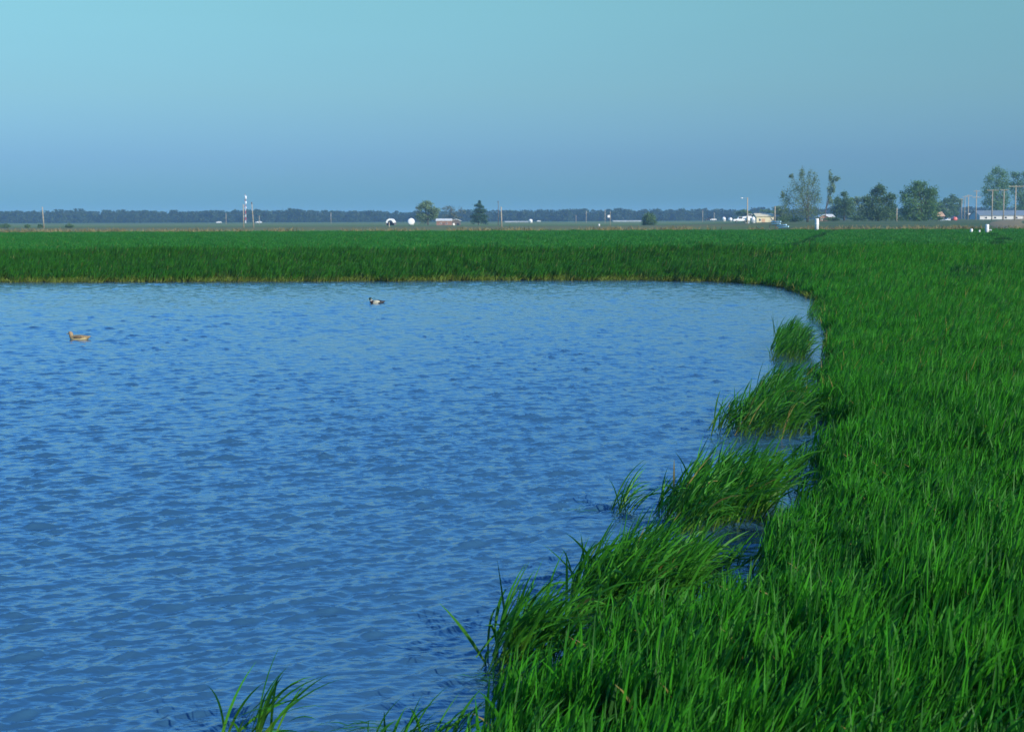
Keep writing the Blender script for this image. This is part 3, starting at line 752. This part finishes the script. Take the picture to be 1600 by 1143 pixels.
tree('round dark green bush standing alone in the middle of the fallow field', 1014, 351, 332, 1003, 1026, 520, [(0, .75, .55, .2), (-.5, .5, .45, .26), (.5, .5, .45, .26), (0, .35, .7, .26), (-.45, .2, .45, .2), (.5, .2, .45, .2)], 'tree_b', 2600, .30, .12, group=FARM, seed=4, cat='bush', name='bush')
# the big group on the right
plume = [(-.62, .48, .24, .15), (-.82, .32, .26, .14), (-.40, .68, .17, .15), (-.22, .84, .13, .11), (-.10, .66, .17, .18), (.02, .90, .12, .09), (.12, .64, .17, .2), (.28, .83, .13, .12), (.46, .80, .14, .13),
         (.62, .62, .17, .18), (.3, .45, .28, .18), (-.15, .40, .34, .18), (.62, .38, .26, .18), (-.5, .16, .4, .12), (.2, .20, .45, .14), (.70, .16, .28, .14), (-.50, .86, .07, .05), (-.9, .52, .12, .07), (-.30, .56, .2, .14)]
tree('tallest pale green tree with several upright plumes, above the cream shed and white standpipe', 1262, 350, 263, 1220, 1290, 430, plume, 'tree_a', 4200, .24, .17, group=FARM, seed=5, stems=5)
tree('slender tall thin crowned tree with one branch out to the right above the brown house', 1290, 344, 266, 1284, 1310, 470, [(-.1, .9, .28, .10), (.2, .72, .30, .12), (-.1, .55, .36, .10), (.7, .83, .34, .04), (.1, .40, .3, .10), (.3, .62, .2, .08)], 'tree_a', 900, .28, .15, group=FARM, seed=6)
tree('dark pointed tree cluster behind the brown house', 1319, 345, 300, 1300, 1336, 520, [(0, .9, .25, .10), (-.55, .66, .35, .16), (.1, .68, .4, .18), (.6, .64, .35, .16), (-.5, .38, .5, .22), (.2, .36, .6, .24), (.6, .3, .45, .2)], 'tree_b', 3000, .36, group=FARM, seed=7, stems=3)
tree('low shrubby tree left of the tallest plumed tree, behind the cream shed', 1222, 345, 322, 1206, 1240, 520, round_crown(9, 8, .2), 'tree_a', 900, .34, .12, group=FARM, seed=8, stems=3)
tree('broad dark tree with a loose upright top left of the lone white pole', 1372, 348, 288, 1346, 1402, 450, [(-.05, .90, .22, .11), (.12, .80, .24, .12), (-.25, .78, .22, .12), (.62, .62, .26, .10), (-.72, .56, .26, .14), (-.3, .52, .4, .16), (.25, .55, .42, .16), (.62, .38, .36, .16), (-.6, .3, .42, .18), (0, .25, .55, .2), (.6, .16, .4, .14), (-.3, .12, .5, .12)], 'tree_b', 5200, .32, .25, group=FARM, seed=9, stems=3)
tree('broad full green tree right of the lone white pole with low hanging foliage', 1438, 348, 282, 1406, 1466, 430, [(-.15, .92, .24, .09), (.1, .86, .28, .11), (-.4, .74, .3, .13), (.4, .74, .34, .12), (.75, .70, .25, .09), (-.7, .60, .28, .12), (0, .62, .42, .16), (.6, .5, .38, .16), (-.45, .42, .42, .18), (.2, .3, .55, .2), (-.6, .2, .4, .18), (.7, .24, .38, .16), (0, .12, .6, .12)], 'tree_d', 6000, .32, .28, group=FARM, seed=10, stems=3)
tree('dark low trees behind the tan roofed house', 1478, 344, 310, 1462, 1500, 720, round_crown(11, 11, .2), 'tree_b', 2200, .5, group=FARM, seed=11, stems=2)
tree('dark tree behind the row of utility poles', 1492, 343, 305, 1480, 1506, 760, round_crown(9, 12, .25), 'tree_b', 1800, .5, group=FARM, seed=12)
tree('tall airy green tree rising behind the left end of the long white barn', 1558, 342, 261, 1533, 1580, 640, [(-.05, .92, .3, .09), (.4, .86, .3, .10), (-.5, .74, .32, .12), (.1, .70, .34, .14), (.55, .64, .3, .13), (-.7, .56, .28, .12), (-.2, .48, .38, .15), (.4, .42, .4, .16), (-.55, .34, .36, .14), (0, .24, .5, .16)], 'tree_d', 4200, .40, .3, group=FARM, seed=13, stems=2)
tree('airy tree cut by the right edge of the picture behind the barn', 1596, 342, 268, 1574, 1622, 660, [(-.55, .90, .26, .09), (.0, .92, .3, .08), (-.6, .70, .26, .12), (0, .72, .4, .14), (.6, .7, .3, .14), (-.3, .5, .4, .15), (.4, .5, .4, .15), (0, .28, .6, .18)], 'tree_d', 3400, .42, .3, group=FARM, seed=14, stems=2)
tree('small grey thicket behind the white tanks and the lamp pole', 1160, 344, 328, 1144, 1180, 820, round_crown(8, 15, .15), 'tree_b', 1300, .5, .14, group=FARM, seed=15, stems=2)
tree('low dark thicket right of the lamp pole, behind the cream shed', 1196, 344, 327, 1180, 1216, 840, round_crown(8, 16, .15), 'tree_b', 1300, .5, .14, group=FARM, seed=16, stems=2)
tree('hazy low tree between the plumed tree and the dark cluster', 1345, 345, 305, 1332, 1362, 620, round_crown(9, 17, .15), 'tree_a', 1500, .42, .16, group=FARM, seed=17, stems=2)
SHR = 'low shrubs in the far field on the left'
for i, (px, wd, tp, lab) in enumerate([(8, 22, 349, 'widest low dark shrub, cut by the left edge of the picture'), (43, 10, 350.5, 'low dark shrub left of the leftmost pole'),
                                       (63, 9, 350.5, 'low dark shrub at the foot of the leftmost pole'), (108, 16, 347.5, 'dark shrub right of the leftmost pole, tallest of the low shrubs')]):
    tree(lab, px, 355, tp, px - wd / 2, px + wd / 2, 470, [(-.5, .5, .45, .35), (.1, .6, .45, .38), (.6, .45, .4, .3), (-.1, .3, .6, .3)], 'tree_b', 500, .22, .05, group=SHR, seed=30 + i, cat='shrub', name='shrub', stems=2)

BRUSH = 'low brush between the farmyard trees'
for i, (px, tp, wd, lab) in enumerate([(1241, 338, 24, 'low brush at the foot of the tallest plumed tree'), (1300, 339, 22, 'low brush right behind the brown house'), (1340, 336, 26, 'low brush left of the broad dark tree'),
                                       (1402, 337, 22, 'low brush around the lone white pole between the broad trees'), (1464, 338, 16, 'low brush at the right foot of the broad full green tree'), (1224, 338, 18, 'low brush right of the thick post')]):
    tree(lab, px, 349, tp, px - wd / 2, px + wd / 2, 480, [(-.6, .5, .4, .3), (-.2, .62, .4, .36), (.3, .55, .4, .34), (.7, .42, .35, .28), (0, .3, .6, .3)], 'tree_b', 700, .26, .06, group=BRUSH, seed=50 + i, cat='shrub', name='shrub', stems=2)

# ------------------------------------------------------------------ far wood
def far_wood():
    makers = []
    for i in range(7):
        r = np.random.default_rng(600 + i); n = 420
        cl = r.normal(0, 1, (9, 3)) * np.array([1.9, 1.9, 2.3]) + np.array([0, 0, 6.6]); k = r.integers(0, 9, n)
        p = cl[k] + r.normal(0, 1.05, (n, 3)); p[:, 2] = np.clip(p[:, 2], .3, 11.8)
        low = r.uniform(0, 1, n) < .35; p[low, 2] = r.uniform(.2, 5, low.sum()); p[low, :2] = r.normal(0, 2.4, (low.sum(), 2))
        d1 = r.normal(0, 1, (n, 3)); d1 /= np.linalg.norm(d1, axis=1)[:, None]; d2 = np.cross(d1, r.normal(0, 1, (n, 3))); d2 /= np.linalg.norm(d2, axis=1)[:, None]
        s = r.uniform(.6, 1.2, (n, 1)); Q = np.stack([p - d1 * s, p + d2 * s * .7, p + d1 * s, p - d2 * s * .7], 1).reshape(-1, 3)
        makers.append((Q, np.arange(4 * n).reshape(-1, 4), {'tint': np.repeat(r.uniform(0, 1, n) * .5 + r.uniform(0, .5, 9)[k], 4), 't': np.ones(4 * n)}))
    c = protos('wood_trees', makers, M['wood_far'], 'wood_tree')
    n = 1900
    y = rng.uniform(1500, 1640, n); x = rng.uniform(-.46, .5, n) * y
    h = .94 + .10 * nz_big(x * .25, y) + rng.normal(0, .08, n) + .10 * sstep(.0, -.3, x / y)
    h = np.clip(h, .6, 1.5)
    scatter('distant_wood', np.stack([x, y, ground_np(x, y) - .2], 1), np.stack([np.zeros(n), np.zeros(n), rng.uniform(0, 6.28, n)], 1), np.stack([h * 1.1, h * 1.1, h], 1), rng.integers(0, 7, n), c)
far_wood()

# ------------------------------------------------------------------ poles and masts
def pole(label, px, top_py, Y, r=.14, m='pole', arms=(), group=None, lean=0.0, lamp=None, name='utility_pole', knob=None):
    p = at_depth(px, top_py, Y); z = ground(p.x, Y); H = p.z - z
    t = thing(name, label, 'utility pole' if name == 'utility_pole' else 'street lamp', (p.x, Y, z), 0, group)
    MB().tube((lean, 0, -.5), (0, 0, H), r * 1.15, r * .85, 10).build('post', M[m], t)
    for (dz, wdt) in arms:
        a = MB().box(-wdt / 2, wdt / 2, -.2 - r, -r * .7, H - dz - .08, H - dz + .08).build('crossarm', M[m], t)
        for q in (-.46, -.2, .2, .46):
            MB().tube((q * wdt, -.1 - r * .85, H - dz + .08), (q * wdt, -.1 - r * .85, H - dz + .26), .05, .035, 8).build('insulator', M['white'], a)
    if knob: MB().tube((-.05, 0, H - .02), (-.05, 0, H + .5), .22, .16, 8).build('transformer', M['pole_dark'], t)
    if lamp:
        a = MB().tube((0, 0, H - .25), (-lamp, 0, H - .12), .05, .04, 6).build('lamp_arm', M['steel'], t)
        MB().sphere((-lamp - .2, 0, H - .16), .28, 1.3, .7, .5, 10, 6).build('lamp_head', M['white'], a)
    return t
LEFTP = 'bare poles along the far field'
pole('leftmost pale leaning pole above the low shrubs', 66, 323, 470, .16, lean=.35, group=LEFTP)
pole('pale pole standing in front of the red and white mast', 380, 319, 430, .14, group=LEFTP)
pole('pale leaning pole just right of the red and white mast, with a dark top', 393.5, 318.5, 440, .14, lean=.45, knob=True, group=LEFTP)
pole('tall pale pole in the middle of the far field right of the conical evergreen', 783, 323, 400, .17, lean=.15, group=LEFTP)
pole('thin dark pole with a knob on top just left of the tall pale middle pole', 778.5, 316, 560, .13, 'pole_dark', knob=True, group=LEFTP)
for px, tp, Y, lab in [(353, 333, 900, 'tiny faint pole left of the red and white mast, before the distant wood'), (517, 332, 900, 'tiny faint pole alone between the mast and the arched shed'), (405, 337, 800, 'tiny faint pole right of the leaning pole with the dark top'),
                       (608, 347, 460, 'short stake below the white arched shed'), (900, 336, 900, 'tiny faint pole, leftmost of the four left of the round bush'),
                       (916, 329, 900, 'faint thin pole second of the four left of the round bush'), (945.5, 327, 800, 'white thin pole, tallest of the four left of the round bush'), (1098, 328, 850, 'faint pole left of the dark car and the white tanks'), (1116, 332, 850, 'faint short pole between the dark car and the white tanks')]:
    pole(lab, px, tp, Y, .16, group=LEFTP)
sp_ = pole('short pale pole carrying a small white plate left of the round bush', 953.5, 330, 520, .10, group=LEFTP)
h_ = at_depth(953.5, 338, 520).z - sp_.location.z
MB().box(-.95, -.12, -.16, -.11, h_ - .45, h_ + .45, .03).build('plate', M['white'], sp_)
pole('tall pale lamp pole with an arm to the left above the white tanks', 1168, 308.5, 420, .19, lamp=1.5, name='street_lamp')
pole('thick pale post right of the cream shed', 1211, 322, 470, .20, group=LEFTP)
pole('short white pole between the two broad trees', 1401.5, 325, 400, .15, group=LEFTP)
ROADP = 'utility poles along the farm road on the right'
for px, tp, Y, arms, lab in [(1473, 317, 900, [(.2, 2.2)], 'faint short pole above the tan roofed house'), (1481, 322, 1050, [(.2, 2)], 'faintest far pole above the white car'), (1485, 322, 980, [(.2, 2)], 'far pole just right of the faintest one'),
                             (1492, 319, 900, [(.2, 2)], 'far pole above the red tank'), (1503, 310, 720, [(.3, 2.4)], 'left pole of the close trio of pale poles'), (1508, 306.5, 640, [(.3, 2.4)], 'middle pole of the close trio of pale poles'),
                             (1513.5, 304, 560, [(.5, 2.6)], 'brightest and right pole of the close trio of pale poles'), (1526, 297, 520, [(.4, 2.2), (2.6, 3.2)], 'thin faint pole with two crossarms, left of the long barn'), (1551, 296, 500, [(.3, 4.0)], 'brown pole with a wide crossarm before the long barn'),
                             (1569, 296, 480, [(.2, 2.6)], 'greenish pole before the middle of the long barn'), (1587.5, 289.5, 420, [(.35, 4.4)], 'nearest and tallest pale pole with a wide crossarm, at the right')]:
    pole(lab, px, tp, Y, .19 if Y < 600 else .17, 'pole', arms, ROADP)
def mast():
    Y = 1100; p = at_depth(383, 305, Y); z = ground(p.x, Y); H = p.z - z
    t = thing('radio_mast', 'slim lattice mast banded red and white, above the distant wood on the left', 'mast', (p.x, Y, z))
    n = 9
    for i in range(n):
        a, b = i * H / n, (i + 1) * H / n; wa, wb = .55 * (1 - .35 * i / n), .55 * (1 - .35 * (i + 1) / n); mb = MB()
        ca = [(wa, 0), (-wa / 2, wa * .87), (-wa / 2, -wa * .87)]; cb = [(wb, 0), (-wb / 2, wb * .87), (-wb / 2, -wb * .87)]
        for k in range(3):
            mb.tube((*ca[k], a), (*cb[k], b), .07, .07, 5, False); j = (k + 1) % 3
            mb.tube((*ca[k], a), (*cb[j], b), .035, .035, 4, False); mb.tube((*cb[k], b), (*cb[j], b), .035, .035, 4, False); mb.tube((*ca[j], a), (*cb[k], b), .035, .035, 4, False)
        mb.build('lattice_section', M['mast_white'] if (n - 1 - i) % 2 == 0 else M['mast_red'], t)
    MB().tube((0, 0, H - .2), (0, 0, H + 1.2), .12, .06, 6).build('antenna', M['mast_red'], t)
    for dz in (.6, 4.6, 8.8): MB().tube((.5, -.3, H - dz - 2.6 + dz * .12), (.5, -.3, H - dz), (1.0 - dz * .04) * .7, (1.0 - dz * .04) * .7, 12).build('antenna_drum', M['mast_white'], t)
mast()

# ------------------------------------------------------------------ farm buildings
def gable(name, label, x0, x1, base_py, eave_py, ridge_py, Y, depth, wall, roof, cat, wins=(), doors=(), group=None, along=True, over=.35):
    """ridge along x (along) or towards the viewer"""
    a, b = at_depth(x0, base_py, Y), at_depth(x1, base_py, Y)
    L = b.x - a.x; c = (a.x + b.x) / 2
    z = min(ground(c, Y), at_depth(c, base_py, Y).z); he = at_depth(x0, eave_py, Y).z - z; hr = at_depth(x0, ridge_py, Y).z - z
    t = thing(name, label, cat, (c, Y + depth / 2, z), 0, group)
    d = depth / 2
    MB().box(-L / 2, L / 2, -d, d, -.4, he).build('wall', wall, t)
    mb = MB()
    if along:
        for sg in (-1, 1):
            pts = [(sg * (d + over), he - .12), (sg * (d + over), he + .02), (0, hr + .12), (0, hr)]
            va = [mb.bm.verts.new((-L / 2 - over, y, zz)) for y, zz in pts]; vb = [mb.bm.verts.new((L / 2 + over, y, zz)) for y, zz in pts]
            mb.bm.faces.new(va); mb.bm.faces.new(vb)
            for k in range(4): mb.bm.faces.new((va[k], vb[k], vb[(k + 1) % 4], va[(k + 1) % 4]))
        g2 = MB()
        for sx in (-L / 2, L / 2 - .1):
            va = [g2.bm.verts.new(q) for q in ((sx, -d, he), (sx, d, he), (sx, 0, hr - .05))]; vb = [g2.bm.verts.new((q[0] + .1, q[1], q[2])) for q in ((sx, -d, he), (sx, d, he), (sx, 0, hr - .05))]
            g2.bm.faces.new(va); g2.bm.faces.new(vb)
            for k in range(3): g2.bm.faces.new((va[k], vb[k], vb[(k + 1) % 3], va[(k + 1) % 3]))
        g2.build('gable', wall, t)
    else:
        for sg in (-1, 1):
            mb.prism([(sg * (L / 2 + over), he - .12), (sg * (L / 2 + over), he + .02), (0, hr + .12), (0, hr)], -d - over, d + over)
        MB().prism([(-L / 2, he + .002), (L / 2, he + .002), (0, hr - .04)], -d, -d + .1).build('gable', wall, t)
    mb.build('roof', roof, t)
    for (u, wz, ww, wh) in wins:
        x = -L / 2 + u * L
        f = MB().box(x - ww / 2 - .08, x + ww / 2 + .08, -d - .06, -d + .02, wz - .08, wz + wh + .08).build('window', M['white'], t)
        MB().box(x - ww / 2, x + ww / 2, -d - .09, -d - .055, wz, wz + wh).build('pane', M['glass'], f)
    for (u, ww, wh, dm) in doors:
        x = -L / 2 + u * L
        MB().box(x - ww / 2, x + ww / 2, -d - .08, -d + .02, 0, wh).build('door', M[dm], t)
    return t
gable('barn', 'long low white barn with a grey metal roof at the right edge', 1531, 1650, 343.5, 336.5, 329, 620, 14, M['barn_white'], M['roof_grey'], 'barn',
      [(u, .4, .9, .7) for u in (.08, .2, .34, .48)], [(.157, .5, 1.7, 'pole'), (.30, .5, 1.7, 'pole'), (.45, .5, 1.7, 'pole'), (.58, 1, 1.7, 'pole')])
gable('barn', 'low red brick barn with a pale roof right of the bushy grey green tree', 682, 705, 349, 344.6, 342, 600, 7, M['brick'], M['roof_white'], 'barn', [(.3, .6, .6, .5), (.7, .6, .6, .5)], [(.5, .9, 1.0, 'roof_brown')])
gable('shed', 'small shed with a sloping white roof and dark open side joined to the red barn', 705, 719, 348.5, 345, 342.6, 606, 6, M['pole_dark'], M['roof_white'], 'shed', [], [(.3, .8, .9, 'white'), (.75, .9, .9, 'glass')], along=False)
gable('shed', 'cream metal shed with a pale flat looking roof beside the lamp pole', 1182, 1209, 344.8, 338, 333.6, 520, 9, M['cream'], M['cream'], 'shed', [(.2, .5, .6, .8), (.88, .9, .5, .5)], [(.4, 1.2, 1.3, 'roof_tan')])
gable('house', 'brown house with bright white gable boards right of the white standpipe', 1281, 1294, 343.5, 339, 335.5, 500, 7, M['brick'], M['white'], 'house', [(.25, .5, .5, .5), (.75, .5, .5, .5)], [(.5, .5, .9, 'glass')], along=False)
gable('house', 'low annex with a pale roof on the right side of the brown house', 1293, 1303, 343, 338.5, 335, 508, 8, M['roof_brown'], M['roof_white'], 'house', [(.3, .4, .6, .5)], [(.7, .5, .9, 'glass')])
gable('house', 'small house with a pale tan roof right of the broad full green tree', 1466, 1475, 344, 337.5, 331, 560, 8, M['pole_dark'], M['roof_tan'], 'house', [(.3, .5, .6, .6)], [(.7, .5, 1.0, 'glass')])
gable('shed', 'small tan shed with a white roof edge behind the trio of poles', 1516, 1528, 342, 337, 333.5, 640, 6, M['pole'], M['roof_white'], 'shed', [(.3, .6, .5, .5)], [(.7, .9, 1.1, 'roof_brown')])
gable('shed', 'very long thin white shed far off right of the middle poles', 789, 826, 346.7, 346.1, 345.7, 1150, 8, M['white_dull'], M['white_dull'], 'shed', [(.3, .2, .6, .4), (.6, .2, .6, .4)], [])
gable('shed', 'long thin white greenhouse on the horizon left of the round bush', 958, 1002, 345.3, 344.9, 344.6, 1250, 8, M['white_dull'], M['white_dull'], 'shed', [(.3, .2, .6, .4), (.6, .2, .6, .4)], [])

def tank(label, px, base_py, top_py, Y, kind, group=None, mt='white', wpx=None):
    a, b = at_depth(px, base_py, Y), at_depth(px, top_py, Y); H = b.z - a.z
    t = thing('tank', label, 'tank', (a.x, Y, a.z), 0, group)
    R_ = (wpx or 8) * Y / F / 2
    if kind == 'lying':      # end faces the viewer
        MB().lathe([(.05 * R_, -1.8), (.7 * R_, -1.75), (.93 * R_, -1.6), (R_, -1.35), (R_, 1.35), (.93 * R_, 1.6), (.6 * R_, 1.78), (.05, 1.82)], 20, 'Y', (0, 0, H - R_)).build('shell', M[mt], t)
        for y in (-1, 1): MB().box(-R_ * .75, R_ * .75, y - .12, y + .12, -.4, max(.15, H - 1.7 * R_)).build('saddle', M['steel'], t)
        MB().tube((0, 0, H - .02), (0, 0, H + .12), .18, .18, 10).build('hatch', M['steel'], t)
    else:
        MB().lathe([(R_, -.4), (R_, H * .62), (R_ * .93, H * .75), (R_ * .6, H * .93), (R_ * .15, H), (.02, H + .01)], 24).build('shell', M[mt], t)
        MB().box(-.35, .35, -R_ - .06, -R_ + .3, 0, min(1.4, H * .5)).build('door', M['steel'], t)
        MB().tube((0, 0, H - .05), (0, 0, H + .2), .25, .2, 10).build('hatch', M['steel'], t)
    return t
tank('round white storage tank, alone between the arched shed and the bushy tree', 642.5, 350, 341, 600, 'lying', wpx=10.5)
tank('white tank at the foot of the lamp pole, end on', 1168, 347, 340, 470, 'lying', 'white farm tanks', wpx=6)
tank('white upright tank left of the cream shed', 1177, 347, 339, 480, 'upright', 'white farm tanks', wpx=6)
tank('round red tank right of the white car', 1490.5, 345, 338.8, 520, 'lying', mt='red', wpx=7)
tank('white tank at the right end of the very long thin shed', 829, 347, 342.5, 1000, 'upright', wpx=6)
tank('pale tank, right one of the pair left of the lamp pole', 1141, 344.5, 340, 640, 'lying', 'white farm tanks', wpx=5)
tank('white tank, left one of the pair left of the lamp pole', 1131, 344.5, 339, 640, 'upright', 'white farm tanks', wpx=5.5)

def arch_shed():
    Y = 640; c = at_depth(610.5, 348, Y); z = ground(c.x, Y); zb = at_depth(610.5, 341.5, Y).z - z; Rr = 13 * Y / F / 2
    t = thing('shed', 'white arched shed with an open dark front left of the round tank', 'shed', (c.x, Y, z))
    base = zb - Rr; n = 16; mb = MB()
    for (r0, r1, y0, y1) in [(Rr * .62, Rr, -3, -2.6), (Rr * .93, Rr * 1.0, -2.6, 6)]:
        for k in range(n):
            a, b = math.pi * k / n, math.pi * (k + 1) / n
            vs = [mb.bm.verts.new((math.cos(q) * r, y, max(0.02, base) + math.sin(q) * r)) for q in (a, b) for r in (r0, r1) for y in (y0, y1)]
            for f in ((0, 2, 6, 4), (1, 3, 7, 5), (0, 1, 5, 4), (2, 3, 7, 6)): mb.bm.faces.new([vs[j] for j in f])
    mb.build('arch', M['white'], t)
    MB().box(-Rr * .9, Rr * .9, 5.6, 5.9, -.3, max(.05, base) + Rr * .3).build('back_wall', M['pole_dark'], t)
    if base > .1:
        for s in (-1, 1): MB().box(s * Rr * .965 - .12, s * Rr * .965 + .12, -2.9, 6, -.4, base + .05).build('side_wall', M['pole_dark'], t)
arch_shed()

# ------------------------------------------------------------------ vehicles
def car(label, px, base_py, Y, L, m, kind='car', rz=0.0, group='vehicles parked around the farmyards'):
    c = at_depth(px, base_py, Y); z = c.z
    t = thing('parked_car' if kind == 'car' else 'pickup_truck', label, 'car' if kind == 'car' else 'truck', (c.x, Y, z), rz, group)
    s = L / 4.6
    if kind == 'car': pts = [(-2.3, .35), (-2.3, .85), (-2.1, .95), (-1.2, 1.0), (1.9, .98), (2.3, .85), (2.3, .35)]; cab = [(-1.25, 1.0), (-.55, 1.48), (.9, 1.48), (1.7, .98)]
    else: pts = [(-2.6, .45), (-2.6, 1.0), (-1.2, 1.1), (2.6, 1.1), (2.6, .45)]; cab = [(-1.25, 1.1), (-.75, 1.8), (.55, 1.8), (.75, 1.1)]
    MB().prism([(x * s, zz * s) for x, zz in pts], -.88 * s, .88 * s).build('body', M[m], t)
    MB().prism([(x * s, zz * s + .003) for x, zz in cab], -.75 * s, .75 * s).build('cab', M[m], t)
    x0, x1 = (-.75, 1.1) if kind == 'car' else (-.75, .5)
    zc = cab[0][1]
    for sg in (-1, 1):
        MB().box(x0 * s, x1 * s, sg * .76 * s - .015, sg * .76 * s + .015, (zc + .08) * s, (cab[1][1] - .08) * s).build('window', M['glass'], t)
        for wx in (-1.45, 1.4): 
            wl = MB().tube((wx * s, sg * .72 * s, .33 * s), (wx * s, sg * .92 * s, .33 * s), .33 * s, .33 * s, 16).build('wheel', M['rubber'], t)
            MB().tube((wx * s, sg * .90 * s, .33 * s), (wx * s, sg * .935 * s, .33 * s), .17 * s, .17 * s, 12).build('rim', M['steel'], wl)
    for sg in (-1, 1): MB().box((pts[0][0] - .03) * s, (pts[0][0] + .04) * s, (sg * .62 - .14) * s, (sg * .62 + .14) * s, .68 * s, .84 * s).build('headlight', M['white'], t)
    return t
car('white pickup truck left of the lamp pole', 1157, 347, 480, 4.4, 'carwhite', 'truck')
car('dark car with a pale roof left of the white tanks', 1108, 344.6, 700, 4.2, 'cardark')
car('small white car right of the dark car', 1114.5, 344.4, 640, 2.8, 'carwhite')
car('white pickup truck behind the tanks, right of the lamp pole', 1172, 343, 540, 5.2, 'carwhite', 'truck')
car('white car between the tan roofed house and the red tank', 1482.5, 345, 540, 2.6, 'carwhite', 'truck')
car('silver car before the tan roofed house', 1470, 346, 500, 2.6, 'carsilver')
car('tiny white car far off right of the middle poles and the thin shed', 842, 346.4, 900, 2.6, 'carwhite')
car('tiny white car far off left of the red and white mast', 342, 348.6, 900, 3.4, 'carwhite')
car('tiny white car far off right of the leaning pole with the dark top', 404.5, 348.6, 900, 3.8, 'carwhite')

# ------------------------------------------------------------------ irrigation pieces at the edge of the field
def riser(label, px, top_py, Y, wpx, H, spout=False, group='white irrigation standpipes in the wheat'):
    p = at_depth(px, top_py, Y); r = wpx * Y / F / 2; z = p.z - H
    t = thing('standpipe', label, 'standpipe', (p.x, Y, z), 0, group)
    MB().lathe([(r, 0), (r, H - .14), (r * .98, H - .06), (r * .9, H - .02), (r * .55, H), (.01, H + .005)], 24).build('pipe', M['pvc'], t)
    MB().lathe([(r * 1.03, H * .62), (r * 1.06, H * .63), (r * 1.06, H * .66), (r * 1.03, H * .67)], 24).build('collar', M['pvc'], t)
    if spout:
        MB().lathe([(r * .42, .7 * r), (r * .42, 2.1 * r), (r * .5, 2.15 * r), (r * .5, 2.35 * r), (r * .3, 2.4 * r)], 16, 'X', (0, 0, H * .60)).build('outlet', M['pvc'], t)
    return t
riser('white standpipe with a plain rounded top before the tallest plumed tree', 1276.5, 341.5, 176, 6.0, 1.9)
riser('white standpipe with a side outlet at the right of the field', 1542.5, 350.5, 150, 5.6, 1.5, True)
riser('short white pipe cap, left one of two low ones beside the standpipe with the outlet', 1518, 357.5, 148, 4.2, .95, True)
riser('smallest white pipe cap between the short cap and the standpipe with the outlet', 1530.5, 359.3, 148, 2.6, .8)
riser('small white marker post far off in the fallow field, left of the round bush', 936, 350, 420, 2.6, .7)
PIPES = 'light blue pipes lying by the field edge'
def pipe(label, x0, y0, x1, y1, Y):
    a, b = at_depth(x0, y0, Y), at_depth(x1, y1, Y - 2)
    c = (a + b) / 2; t = thing('pipe', label, 'pipe', c, 0, PIPES)
    d = (b - a) / 2; u = d.normalized()
    MB().tube(-d, d, .08, .08, 14).build('tube', M['bluepipe'], t)
    MB().tube(d - u * .35, d + u * .02, .095, .095, 14).build('bell_end', M['bluepipe'], t)
pipe('uppermost of the four light blue pipes, by the cream shed', 1205, 346.6, 1220, 346.2, 260)
pipe('second light blue pipe from the top, close under the uppermost', 1206, 349.6, 1219, 349.2, 255)
pipe('third light blue pipe from the top, lying tilted farther right', 1214, 353, 1228.5, 351.2, 225)
pipe('lowest and rightmost of the four light blue pipes', 1217, 355.8, 1232, 353.9, 220)
# bearers under the pipes
def rack(px0, px1, py, Y, label):
    a, b = at_depth(px0, py, Y), at_depth(px1, py, Y); z = ground((a.x + b.x) / 2, Y); h = a.z - z
    t = thing('pipe_rack', label, 'rack', ((a.x + b.x) / 2, Y, z), 0, 'racks under the light blue pipes'); w2 = (b.x - a.x) * .36
    for s in (-1, 1):
        MB().box(s * w2 - .06, s * w2 + .06, -3.2, 3.2, h - .32, h - .2).build('bearer', M['pole_dark'], t)
        for yy in (-2.9, 2.9): MB().box(s * w2 - .05, s * w2 + .05, yy - .05, yy + .05, -.3, h - .322).build('leg', M['pole_dark'], t)
rack(1205, 1220, 349.6, 257, 'dark trestle under the two upper light blue pipes')
rack(1215, 1231, 355.4, 221.5, 'dark trestle under the two lower light blue pipes')

# ------------------------------------------------------------------ haze
HAZE = 0.00019
def haze():
    top = 27.0
    me = bpy.data.meshes.new('haze')
    x0, x1, y0, y1, z0, z1 = -3700, 3700, -3700, 3700, -3.2, top
    me.from_pydata([(x0, y0, z0), (x1, y0, z0), (x1, y1, z0), (x0, y1, z0), (x0, y0, z1), (x1, y0, z1), (x1, y1, z1), (x0, y1, z1)], [],
                   [(3, 2, 1, 0), (4, 5, 6, 7), (0, 1, 5, 4), (1, 2, 6, 5), (2, 3, 7, 6), (3, 0, 4, 7)])
    m = bpy.data.materials.new('haze_air'); m.use_nodes = True; t = m.node_tree; t.nodes.clear()
    o = nd(t, 'ShaderNodeOutputMaterial'); v = nd(t, 'ShaderNodeVolumePrincipled')
    v.inputs['Color'].default_value = (.36, .66, 1.0, 1); v.inputs['Density'].default_value = HAZE; v.inputs['Anisotropy'].default_value = 0.0
    t.links.new(v.outputs[0], o.inputs['Volume'])
    ob = link('haze', me, None, m); tag(ob, kind='stuff')
if HAZE: haze()
